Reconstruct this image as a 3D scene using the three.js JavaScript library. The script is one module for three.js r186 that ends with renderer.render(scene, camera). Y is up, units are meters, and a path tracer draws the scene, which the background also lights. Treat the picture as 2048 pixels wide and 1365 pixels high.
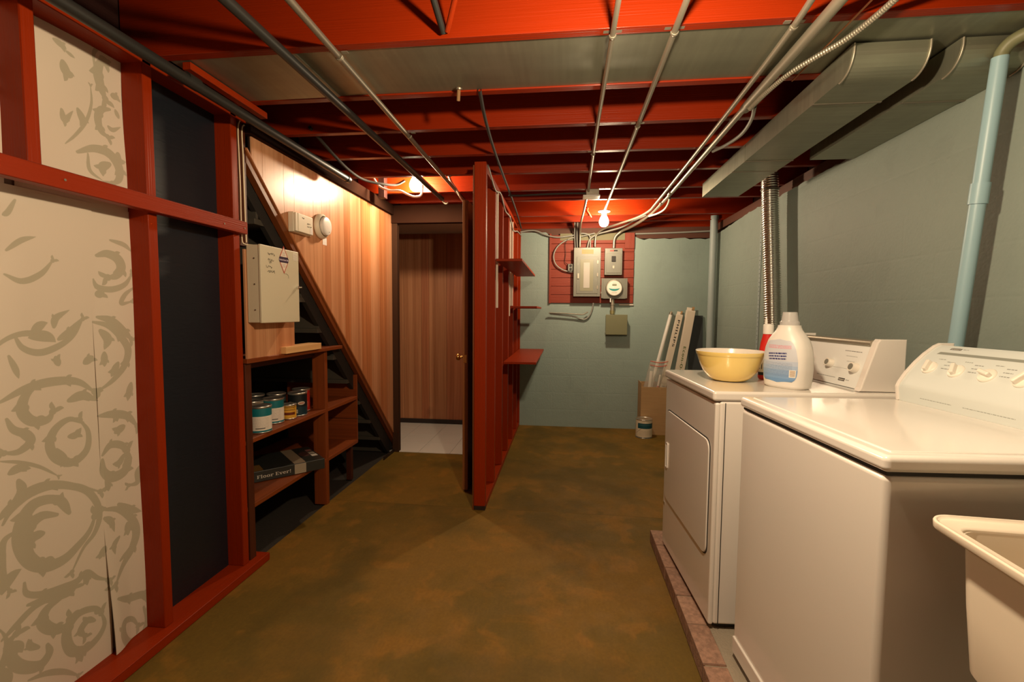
import * as THREE from 'three';
import { RoundedBoxGeometry } from 'three/addons/geometries/RoundedBoxGeometry.js';
import { mergeGeometries, mergeVertices } from 'three/addons/utils/BufferGeometryUtils.js';

// ---------------------------------------------------------------- camera, lamps, exposure
const scene = new THREE.Scene();
scene.background = new THREE.Color(0x000000);
const camera = new THREE.PerspectiveCamera(2 * Math.atan(682.5 / 920) * 180 / Math.PI, 2048 / 1365, 0.02, 40);
camera.position.set(0, 1.34, 0);
camera.rotation.order = 'YXZ';
camera.rotation.set(THREE.MathUtils.degToRad(-3.63), THREE.MathUtils.degToRad(6.5), THREE.MathUtils.degToRad(0.43));
const renderer = new THREE.WebGLRenderer({ antialias: true });
renderer.toneMapping = THREE.LinearToneMapping;
renderer.toneMappingExposure = 1.0;
renderer.shadowMap.enabled = true;
const LAMP_COLOR = [1.0, 0.77, 0.50];
const LAMPS = {                       // the three bare bulbs of the room, in candela
  near: { at: [0.20, 2.06, -1.0], power: 7.8 },
  back: { at: [0.357, 2.205, -4.5], power: 4.8 },
  stair: { at: [-1.185, 2.335, -3.585], power: 4.4 },
};

// ---------------------------------------------------------------- helpers
function rng(seed) { let s = seed >>> 0; return () => { s = (s + 0x6d2b79f5) | 0; let t = Math.imul(s ^ (s >>> 15), 1 | s); t = (t + Math.imul(t ^ (t >>> 7), 61 | t)) ^ t; return ((t ^ (t >>> 14)) >>> 0) / 4294967296; }; }
const R = rng(7);
const V = (x, y, z) => new THREE.Vector3(x, y, z);
const lin = (r, g, b) => new THREE.Color().setRGB(r, g, b);
const origins = new WeakMap(), used = new Map();
function numbered(name) { const n = used.get(name) || 0; used.set(name, n + 1); return n ? name + '_' + String(n).padStart(3, '0') : name; }
// a top-level thing; its meshes are built in world coordinates unless turn is given
function thing(name, label, category, at = [0, 0, 0], turn = 0, group) {
  const o = new THREE.Group(); o.name = numbered(name); o.position.set(...at); o.rotation.y = turn; scene.add(o);
  o.userData = { label, category }; if (group) o.userData.group = group;
  if (!turn) origins.set(o, at);
  return o;
}
function struct(name, at = [0, 0, 0]) { const o = new THREE.Group(); o.name = numbered(name); o.position.set(...at); o.userData = { kind: 'structure' }; scene.add(o); origins.set(o, at); return o; }
function mesh(name, geo, mat, parent, label) {
  const m = new THREE.Mesh(geo, mat); m.name = name; m.castShadow = m.receiveShadow = true;
  const o = origins.get(parent); if (o) geo.translate(-o[0], -o[1], -o[2]);
  if (o && parent.isMesh) origins.set(m, o);
  if (label) m.userData.label = label;
  parent.add(m);
  if (o) origins.set(m, o);
  return m;
}
function uvBox(g, grain = -1) {
  if (g.index) g = g.toNonIndexed();
  const p = g.attributes.position, n = g.attributes.normal, uv = new Float32Array(p.count * 2), ou = R() * 5, ov = R() * 5;
  for (let i = 0; i < p.count; i++) {
    const a = [Math.abs(n.getX(i)), Math.abs(n.getY(i)), Math.abs(n.getZ(i))], c = [p.getX(i), p.getY(i), p.getZ(i)];
    const k = a[0] > a[1] && a[0] > a[2] ? 0 : a[1] > a[2] ? 1 : 2;
    let [b, d] = [[2, 1], [0, 2], [0, 1]][k];
    if (b === grain) [b, d] = [d, b];
    uv[2 * i] = c[b] + ou; uv[2 * i + 1] = c[d] + ov;
  }
  g.setAttribute('uv', new THREE.BufferAttribute(uv, 2));
  return g;
}
// box from extents, edges rounded by r, uv in metres with v along the longest side
function E(x0, x1, y0, y1, z0, z1, r = 0.002) {
  const [a, b, c] = [Math.abs(x1 - x0), Math.abs(y1 - y0), Math.abs(z1 - z0)], rr = Math.min(r, Math.min(a, b, c) * 0.45);
  const g = r > 0 ? new RoundedBoxGeometry(a, b, c, 1, rr) : new THREE.BoxGeometry(a, b, c);
  g.translate((x0 + x1) / 2, (y0 + y1) / 2, (z0 + z1) / 2);
  return uvBox(g, a >= b && a >= c ? 0 : b >= c ? 1 : 2);
}
function RB(w, h, d, r, seg = 3) { return uvBox(new RoundedBoxGeometry(w, h, d, seg, r)); }
function cyl(p, q, r0, r1 = r0, seg = 16, open = false) {
  const a = V(...p), b = V(...q), d = b.clone().sub(a), g = new THREE.CylinderGeometry(r1, r0, d.length(), seg, 1, open);
  g.applyQuaternion(new THREE.Quaternion().setFromUnitVectors(V(0, 1, 0), d.clone().normalize()));
  g.translate((a.x + b.x) / 2, (a.y + b.y) / 2, (a.z + b.z) / 2);
  return g;
}
function tube(pts, r, seg = 0, rad = 10) {
  const c = new THREE.CatmullRomCurve3(pts.map((p) => V(...p)), false, 'centripetal');
  return new THREE.TubeGeometry(c, seg || pts.length * 8, r, rad, false);
}
// a swept tube whose radius depends on the distance along it
function ribbed(pts, radius, step, rad = 16) {
  const c = new THREE.CatmullRomCurve3(pts.map((p) => V(...p)), false, 'centripetal'), L = c.getLength(), n = Math.ceil(L / step);
  c.arcLengthDivisions = 400; c.updateArcLengths();
  const f = c.computeFrenetFrames(n, false), pos = [], idx = [];
  for (let i = 0; i <= n; i++) {
    const P = c.getPointAt(i / n), r = radius(i / n * L);
    for (let j = 0; j <= rad; j++) {
      const a = j / rad * Math.PI * 2, v = P.clone().addScaledVector(f.normals[i], Math.cos(a) * r).addScaledVector(f.binormals[i], Math.sin(a) * r);
      pos.push(v.x, v.y, v.z);
    }
  }
  for (let i = 0; i < n; i++) for (let j = 0; j < rad; j++) { const a = i * (rad + 1) + j, b = a + rad + 1; idx.push(a, a + 1, b, b, a + 1, b + 1); }
  const g = new THREE.BufferGeometry(); g.setAttribute('position', new THREE.Float32BufferAttribute(pos, 3)); g.setIndex(idx); g.computeVertexNormals();
  g.setAttribute('uv', new THREE.Float32BufferAttribute(new Float32Array(pos.length / 3 * 2), 2));
  return g;
}
// skin a list of closed loops (arrays of Vector3 of equal length), capped or not
function loft(loops, cap0 = true, cap1 = true, closedList = false) {
  const n = loops[0].length, pos = [], uv = [], idx = [];
  loops.forEach((l, i) => { for (let j = 0; j <= n; j++) { const p = l[j % n]; pos.push(p.x, p.y, p.z); uv.push(j / n, i / (loops.length - 1)); } });
  for (let i = 0; i + 1 < loops.length; i++) for (let j = 0; j < n; j++) { const a = i * (n + 1) + j, b = a + n + 1; idx.push(a, b, a + 1, b, b + 1, a + 1); }
  const cap = (l, flip) => {
    const c = l.reduce((s, p) => s.add(p), V(0, 0, 0)).divideScalar(n), k = pos.length / 3; pos.push(c.x, c.y, c.z); uv.push(0.5, 0.5);
    l.forEach((p) => { pos.push(p.x, p.y, p.z); uv.push(0.5, 0.5); });
    for (let j = 0; j < n; j++) { const a = k + 1 + j, b = k + 1 + (j + 1) % n; flip ? idx.push(k, b, a) : idx.push(k, a, b); }
  };
  if (cap0) cap(loops[0], false); if (cap1) cap(loops[loops.length - 1], true);
  const g = new THREE.BufferGeometry(); g.setAttribute('position', new THREE.Float32BufferAttribute(pos, 3)); g.setAttribute('uv', new THREE.Float32BufferAttribute(uv, 2)); g.setIndex(idx);
  g.computeVertexNormals();
  return g;
}
function roundLoop(w, d, r, y, cx = 0, cz = 0, k = 8) {      // rounded rectangle in the horizontal plane
  const out = [];
  [[1, 1], [-1, 1], [-1, -1], [1, -1]].forEach(([sx, sz], q) => { for (let i = 0; i <= k; i++) { const a = (q + i / k) * Math.PI / 2; out.push(V(cx + sx * (w / 2 - r) + r * Math.cos(a), y, cz + sz * (d / 2 - r) + r * Math.sin(a))); } });
  return out;
}
function poly(points, depth, bevel = 0) {                    // extruded outline in xy, depth along z
  const s = new THREE.Shape(points.map((p) => new THREE.Vector2(p[0], p[1])));
  return new THREE.ExtrudeGeometry(s, { depth, bevelEnabled: bevel > 0, bevelSize: bevel, bevelThickness: bevel, bevelSegments: 2, steps: 1 });
}
function rrect(w, h, r) {
  const s = new THREE.Shape(), x = -w / 2, y = -h / 2;
  s.moveTo(x + r, y); s.lineTo(x + w - r, y); s.quadraticCurveTo(x + w, y, x + w, y + r); s.lineTo(x + w, y + h - r); s.quadraticCurveTo(x + w, y + h, x + w - r, y + h);
  s.lineTo(x + r, y + h); s.quadraticCurveTo(x, y + h, x, y + h - r); s.lineTo(x, y + r); s.quadraticCurveTo(x, y, x + r, y);
  return s;
}
function frameGeo(w, h, r, t, depth) {                       // a flat rounded frame in xy
  const s = rrect(w, h, r); s.holes.push(rrect(w - 2 * t, h - 2 * t, Math.max(0.001, r - t)));
  return new THREE.ExtrudeGeometry(s, { depth, bevelEnabled: false });
}
const lathe = (pts, seg = 32) => new THREE.LatheGeometry(pts.map((p) => new THREE.Vector2(p[0], p[1])), seg);
const place = (g, x, y, z, ry = 0, rx = 0, rz = 0) => { g.applyMatrix4(new THREE.Matrix4().compose(V(x, y, z), new THREE.Quaternion().setFromEuler(new THREE.Euler(rx, ry, rz, 'YXZ')), V(1, 1, 1))); return g; };

// ---------------------------------------------------------------- procedural textures
const hash = (x, y, s) => { let h = Math.imul(x, 374761393) ^ Math.imul(y, 668265263) ^ Math.imul(s, 1274126177); h = Math.imul(h ^ (h >>> 13), 1274126177); return ((h ^ (h >>> 16)) >>> 0) / 4294967296; };
function vn(x, y, px, py, s) {                               // value noise that repeats after px, py cells
  const xi = Math.floor(x), yi = Math.floor(y), fx = x - xi, fy = y - yi, u = fx * fx * (3 - 2 * fx), v = fy * fy * (3 - 2 * fy), m = (a, b) => ((a % b) + b) % b;
  const a = hash(m(xi, px), m(yi, py), s), b = hash(m(xi + 1, px), m(yi, py), s), c = hash(m(xi, px), m(yi + 1, py), s), d = hash(m(xi + 1, px), m(yi + 1, py), s);
  return a + (b - a) * u + (c - a) * v + (a - b - c + d) * u * v;
}
function fbm(u, v, nx, ny, s, oct = 4) { let t = 0, a = 0.5, n = 0; for (let o = 0; o < oct; o++) { t += a * vn(u * nx, v * ny, nx, ny, s + o); n += a; a *= 0.5; nx *= 2; ny *= 2; } return t / n; }
function data(w, h, fn, repeat, srgb) {
  const d = new Uint8Array(w * h * 4);
  for (let y = 0; y < h; y++) for (let x = 0; x < w; x++) { const c = fn(x / w, y / h), i = (y * w + x) * 4; for (let k = 0; k < 3; k++) d[i + k] = Math.max(0, Math.min(255, c[k] * 255)); d[i + 3] = 255; }
  const t = new THREE.DataTexture(d, w, h); t.wrapS = t.wrapT = THREE.RepeatWrapping; t.magFilter = THREE.LinearFilter; t.minFilter = THREE.LinearMipmapLinearFilter; t.generateMipmaps = true;
  if (srgb) t.colorSpace = THREE.SRGBColorSpace;
  t.repeat.set(1 / repeat[0], 1 / repeat[1]); t.needsUpdate = true;
  return t;
}
const g1 = (v) => [v, v, v], mix = (a, b, t) => a + (b - a) * t, mix3 = (a, b, t) => [mix(a[0], b[0], t), mix(a[1], b[1], t), mix(a[2], b[2], t)], sm = (a, b, x) => { const t = Math.max(0, Math.min(1, (x - a) / (b - a))); return t * t * (3 - 2 * t); };
function canvas(w, h, draw, srgb = true) {
  const c = document.createElement('canvas'); c.width = w; c.height = h; const x = c.getContext('2d'); draw(x, w, h);
  const t = new THREE.CanvasTexture(c); if (srgb) t.colorSpace = THREE.SRGBColorSpace; t.magFilter = THREE.LinearFilter; t.anisotropy = 8;
  return t;
}
const woodMap = (seed, lo, hi, contrast = 1) => data(256, 512, (u, v) => {
  const warp = fbm(u, v, 3, 2, seed + 40, 3) * 0.22, ring = 0.5 + 0.5 * Math.sin((u + warp) * Math.PI * 2 * 6), fine = fbm(u, v, 90, 3, seed, 2), band = fbm(u, v, 5, 1, seed + 9, 3);
  const t = Math.max(0, Math.min(1, 0.5 + contrast * (0.14 * (ring - 0.5) + 0.45 * (fine - 0.5) + 1.1 * (band - 0.5))));
  return mix3(lo, hi, t);
}, [0.22, 1.3], true);
const T = {
  panelA: woodMap(11, [0.66, 0.42, 0.26], [0.86, 0.63, 0.45], 0.8), panelB: woodMap(23, [0.70, 0.47, 0.31], [0.90, 0.69, 0.52], 0.8), panelC: woodMap(37, [0.62, 0.38, 0.22], [0.82, 0.57, 0.38], 0.9),
  wood: woodMap(51, [0.42, 0.22, 0.10], [0.58, 0.33, 0.16]),
  pine: woodMap(66, [0.80, 0.62, 0.42], [0.95, 0.80, 0.58], 0.6),
  paintBump: data(256, 512, (u, v) => g1(0.6 * fbm(u, v, 60, 3, 3, 2) + 0.4 * fbm(u, v, 10, 10, 5, 3)), [0.15, 1.0]),
  floor: data(1024, 1024, (u, v) => {
    const n1 = fbm(u, v, 7, 7, 71, 5), n2 = fbm(u + 0.2 * n1, v, 17, 17, 83, 5), n3 = fbm(u, v, 5, 5, 95, 4), f = fbm(u, v, 220, 220, 99, 2), st = fbm(u, v, 300, 40, 17, 2), d = 0.93 + 0.14 * (f * 0.7 + st * 0.3);
    let c = mix3([0.40, 0.275, 0.135], [0.345, 0.250, 0.122], sm(0.36, 0.66, n1)); c = mix3(c, [0.47, 0.30, 0.14], 0.55 * sm(0.50, 0.74, n2)); c = mix3(c, [0.285, 0.215, 0.112], 0.6 * sm(0.50, 0.74, n3));
    return [c[0] * d * 1.15, c[1] * d * 1.25, c[2] * d * 0.86];
  }, [1.9, 1.9], true),
  floorRough: data(512, 512, (u, v) => g1(0.62 + 0.25 * fbm(u, v, 24, 24, 5, 4)), [1.9, 1.9]),
  block: data(1024, 512, (u, v) => {                       // painted block courses, joints nearly filled
    const row = Math.floor(v * 4), bu = u * 4 + (row % 2) * 0.5, fu = Math.abs(bu - Math.round(bu)) / 4 * 1.6, fv = Math.abs(v * 4 - Math.round(v * 4)) / 4 * 0.8;
    const j = Math.max(1 - fu / 0.010, 1 - fv / 0.010, 0); return g1(0.55 - 0.10 * j + 0.22 * (fbm(u, v, 24, 12, 41, 5) - 0.5) + 0.14 * (fbm(u, v, 160, 80, 43, 2) - 0.5));
  }, [1.6, 0.8]),
  blockTint: data(512, 256, (u, v) => g1(0.90 + 0.07 * (fbm(u, v, 6, 3, 61, 5) - 0.5) - 0.02 * sm(0.62, 0.8, fbm(u, v, 20, 10, 67, 4))), [3.2, 1.6], true),
  sheet: data(512, 512, (u, v) => g1(0.84 + 0.12 * (fbm(u, v, 9, 3, 21, 5) - 0.5) + 0.08 * (fbm(u, v, 4, 60, 27, 3) - 0.5)), [1.0, 1.0], true),
  sheetBump: data(256, 256, (u, v) => g1(fbm(u, v, 3, 3, 29, 3)), [0.7, 0.7]),
  leather: data(512, 512, (u, v) => g1(0.55 * fbm(u, v, 6, 60, 12, 4) + 0.45 * sm(0.5, 0.62, fbm(u, v, 8, 40, 31, 3))), [0.5, 0.5]),
  brick: data(256, 256, (u, v) => g1(0.85 + 0.3 * (fbm(u, v, 20, 20, 15, 4) - 0.5)), [0.25, 0.25], true),
  grit: data(256, 256, (u, v) => g1(fbm(u, v, 40, 40, 19, 3)), [0.2, 0.2]),
  carton: data(256, 256, (u, v) => g1(0.93 + 0.10 * (fbm(u, v, 3, 60, 14, 3) - 0.5)), [0.3, 0.3], true),
};
const M = (color, rough = 0.6, extra = {}) => new THREE.MeshStandardMaterial({ color, roughness: rough, ...extra });
const P = (color, rough, extra = {}) => new THREE.MeshPhysicalMaterial({ color, roughness: rough, ...extra });
const redC = lin(0.27, 0.0225, 0.0010);
const mat = {
  red: P(redC, 0.48, { bumpMap: T.paintBump, bumpScale: 0.0010, specularIntensity: 0.25, clearcoat: 0.12, clearcoatRoughness: 0.22 }),
  redJoist: P(lin(0.235, 0.0175, 0.0012), 0.45, { bumpMap: T.paintBump, bumpScale: 0.0013, specularIntensity: 0.3, clearcoat: 0.24, clearcoatRoughness: 0.14 }),
  redBoard: P(lin(0.23, 0.026, 0.007), 0.6, { bumpMap: T.paintBump, bumpScale: 0.002 }),
  darkRed: M(lin(0.030, 0.0055, 0.003), 0.6, { bumpMap: T.paintBump, bumpScale: 0.001 }),
  subfloor: M(lin(0.06, 0.010, 0.006), 0.6),
  panelA: P(lin(1.0, 0.96, 1.0), 0.36, { map: T.panelA, clearcoat: 0.4, clearcoatRoughness: 0.28 }),
  panelB: P(lin(1.0, 0.98, 1.0), 0.36, { map: T.panelB, clearcoat: 0.4, clearcoatRoughness: 0.28 }),
  panelC: P(lin(1.0, 0.92, 0.90), 0.36, { map: T.panelC, clearcoat: 0.4, clearcoatRoughness: 0.28 }),
  farA: M(lin(0.78, 0.74, 0.76), 0.5, { map: T.panelA }), farB: M(lin(0.70, 0.58, 0.62), 0.5, { map: T.panelC }),
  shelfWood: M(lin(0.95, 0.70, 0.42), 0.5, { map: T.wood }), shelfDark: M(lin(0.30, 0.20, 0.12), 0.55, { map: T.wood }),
  trimWood: M(lin(0.72, 0.62, 0.42), 0.45, { map: T.wood }), pine: M(lin(0.95, 0.88, 0.78), 0.6, { map: T.pine }),
  doorWood: P(lin(0.50, 0.40, 0.26), 0.45, { map: T.panelC, clearcoat: 0.2 }),
  stairDark: M(lin(0.016, 0.014, 0.012), 0.7), stairGrey: M(lin(0.055, 0.048, 0.036), 0.75), black: M(lin(0.010, 0.010, 0.012), 0.6), darkTrim: M(lin(0.022, 0.012, 0.010), 0.5),
  navy: M(lin(0.009, 0.0125, 0.0185), 0.40, { bumpMap: T.leather, bumpScale: 0.0004 }),
  floor: P(lin(1, 1, 1), 0.9, { map: T.floor, roughnessMap: T.floorRough, specularIntensity: 0.5 }),
  tile: M(lin(0.62, 0.60, 0.56), 0.45), concrete: M(lin(0.026, 0.021, 0.016), 0.85, { bumpMap: T.grit, bumpScale: 0.002 }),
  wallBlue: M(lin(0.300, 0.370, 0.330), 0.6, { map: T.blockTint, bumpMap: T.block, bumpScale: 0.0042 }),
  matteDark: P(lin(0.030, 0.012, 0.007), 0.95, { specularIntensity: 0.12 }), postBrown: P(lin(0.045, 0.020, 0.010), 0.8, { specularIntensity: 0.3 }),
  wallBlueLit: M(lin(0.34, 0.44, 0.40), 0.6, { map: T.blockTint, bumpMap: T.block, bumpScale: 0.0042 }),  // same paint as wallBlue; lighter, bluer tone of its light put into the colour
  plain: M(lin(0.30, 0.26, 0.22), 0.8), farCeil: M(lin(0.55, 0.50, 0.46), 0.8),
  sheet: M(lin(0.46, 0.47, 0.36), 0.42, { metalness: 0.75, map: T.sheet, bumpMap: T.sheetBump, bumpScale: 0.004 }),
  steel: M(lin(0.38, 0.35, 0.28), 0.46, { metalness: 0.7 }), steelDull: M(lin(0.28, 0.25, 0.20), 0.48, { metalness: 0.8 }),
  foil: M(lin(0.86, 0.85, 0.80), 0.24, { metalness: 1 }), ironPipe: M(lin(0.030, 0.030, 0.028), 0.42, { metalness: 0.3 }),
  cableDark: M(lin(0.022, 0.018, 0.015), 0.8), cableWhite: M(lin(0.66, 0.60, 0.50), 0.5), cableGrey: M(lin(0.28, 0.28, 0.25), 0.55), wireTan: M(lin(0.80, 0.66, 0.45), 0.5), copper: M(lin(0.62, 0.30, 0.15), 0.3, { metalness: 0.9 }),
  pipeBlue: M(lin(0.30, 0.47, 0.54), 0.4), pipeGrey: M(lin(0.30, 0.36, 0.36), 0.5), rust: M(lin(0.22, 0.12, 0.05), 0.7),
  panelGrey: M(lin(0.17, 0.17, 0.14), 0.45, { metalness: 0.1 }), boxGreen: M(lin(0.17, 0.17, 0.09), 0.5), brownBoard: M(lin(0.10, 0.035, 0.02), 0.7),
  enamel: P(lin(0.80, 0.76, 0.71), 0.22, { clearcoat: 0.6, clearcoatRoughness: 0.08 }), enamelGrey: P(lin(0.66, 0.68, 0.66), 0.35),
  gap: M(lin(0.02, 0.018, 0.016), 0.7), rubber: M(lin(0.03, 0.028, 0.026), 0.8), chrome: M(lin(0.80, 0.80, 0.78), 0.2, { metalness: 1 }), brass: M(lin(0.70, 0.42, 0.14), 0.22, { metalness: 1 }),
  knob: P(lin(0.82, 0.78, 0.70), 0.35), plastic: P(lin(0.80, 0.77, 0.72), 0.4), porcelain: P(lin(0.85, 0.83, 0.80), 0.15),
  beige: M(lin(0.66, 0.60, 0.44), 0.42), cream: M(lin(0.78, 0.70, 0.55), 0.45), tub: P(lin(0.82, 0.73, 0.60), 0.35),
  brick: M(lin(0.44, 0.255, 0.175), 0.8, { map: T.brick, bumpMap: T.grit, bumpScale: 0.0015 }), brickSide: M(lin(0.30, 0.12, 0.06), 0.75, { map: T.brick }), mortar: M(lin(0.34, 0.29, 0.22), 0.9, { bumpMap: T.grit, bumpScale: 0.002 }),
  carton: M(lin(0.48, 0.29, 0.13), 0.8, { map: T.carton }), cartonWhite: M(lin(0.74, 0.66, 0.55), 0.7),
  tin: M(lin(0.70, 0.68, 0.62), 0.3, { metalness: 0.9 }),
};
const printed = (tex, rough = 0.5, extra = {}) => new THREE.MeshStandardMaterial({ map: tex, roughness: rough, ...extra });

// ---------------------------------------------------------------- setting: floor and outer walls
{
  const f = struct('floor');
  mesh('vinyl_sheet', E(-1.625, 1.62, -0.01, 0, -5.36, -3.02, 0), mat.floor, f);
  mesh('vinyl_sheet', E(-1.625, 1.62, -0.01, 0, -3.0185, 1.62, 0), mat.floor, f);
  mesh('slab', E(-2.7, 1.8, -0.12, -0.0105, -5.5, 1.8, 0), mat.concrete, f);
}
{
  const w = struct('wall_back');
  // the concrete ends in a slightly uneven edge under the sill plate
  const pts = [[-0.60, -0.02], [1.75, -0.02], [1.75, 2.15]], r = rng(31);
  for (let x = 1.70; x > -0.6; x -= 0.055) { if (x > 0.80) pts.push([x, 2.168 + (r() - 0.5) * 0.022]); else if (x > -0.20) pts.push([x, 2.20]); else pts.push([x, 2.252 + (r() - 0.5) * 0.006]); }
  pts.push([-0.60, 2.252]);
  mesh('block_wall', uvBox(place(poly(pts, 0.2), 0, 0, -5.56)), mat.wallBlueLit, w);
  mesh('sill_plate', E(-0.6, 1.75, 2.175, 2.30, -5.56, -5.375), mat.brownBoard, w);
  mesh('rim_joist', E(-0.6, 1.75, 2.295, 2.55, -5.52, -5.385), mat.redJoist, w);
}
{
  const w = struct('wall_right'), pts = [[1.8, -0.02], [-5.36, -0.02], [-5.36, 2.165]].map(([z, y]) => [-z, y]), r = rng(13);
  const out = [[-1.8, -0.02], [5.4, -0.02], [5.4, 2.165]];
  for (let z = 5.36; z > -1.8; z -= 0.045) out.push([z, 2.232 - 0.05 * sm(4.2, 5.36, z) + (r() - 0.5) * 0.010 + (r() > 0.92 ? -0.012 : 0)]);
  out.push([-1.8, 2.235]);
  const g = poly(out, 0.2); g.applyMatrix4(new THREE.Matrix4().makeRotationY(Math.PI / 2)); g.translate(1.6, 0, 0);
  mesh('block_wall', uvBox(g), mat.wallBlue, w);
  mesh('sill_plate', E(1.625, 1.8, 2.235, 2.31, -5.4, 1.8), mat.brownBoard, w);
}
{ const w = struct('wall_rear'); mesh('plaster', E(-2.7, 1.8, -0.02, 2.56, 1.6, 1.75, 0), mat.plain, w); }

// ---------------------------------------------------------------- ceiling: joists, subfloor
const JZ = [1.14, 0.74, 0.34, -0.06, -0.46, -0.86, -1.26, -1.66, -2.06, -2.46, -2.86, -3.26, -3.72, -4.06, -4.72, -5.06];
{
  const c = struct('ceiling');
  mesh('subfloor', E(-2.7, 1.8, 2.545, 2.60, -5.52, 1.8, 0), mat.subfloor, c);
  for (const z of JZ) mesh('joist', E(-1.72, 1.78, 2.31 + (R() - 0.5) * 0.004, 2.546, z - 0.04, z, 0.003), mat.redJoist, c);
  mesh('rim_board', E(-1.76, -1.725, 2.31, 2.546, -4.2, 1.7), mat.darkRed, c);
  mesh('rim_board', E(1.785, 1.8, 2.31, 2.546, -5.4, 1.7), mat.darkRed, c);
  mesh('bridging', cyl([-0.44, 2.322, -1.65], [-0.47, 2.53, -1.27], 0.012, 0.012, 6), mat.ironPipe, c);
  mesh('bridging', cyl([-0.425, 2.322, -1.645], [-0.27, 2.53, -1.40], 0.010, 0.010, 8), mat.red, c);
}
{ // sheet metal closing one joist bay, feeding the ducts
  const d = thing('joist_bay_panning', 'flat grey sheet metal panel closing the joist bay across the ceiling', 'sheet metal', [0, 2.3, -1.87]);
  const sh = mesh('metal_sheet', E(-1.05, 1.62, 2.316, 2.319, -2.058, -1.702, 0), mat.sheet, d);
  mesh('metal_sheet', E(-1.55, -1.03, 2.312, 2.3155, -2.058, -1.702, 0), mat.sheet, d);
  mesh('cleat', E(-1.505, -1.47, 2.280, 2.309, -2.18, -1.71), mat.red, d, 'short red wooden cleat under the sheet end');
}

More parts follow.
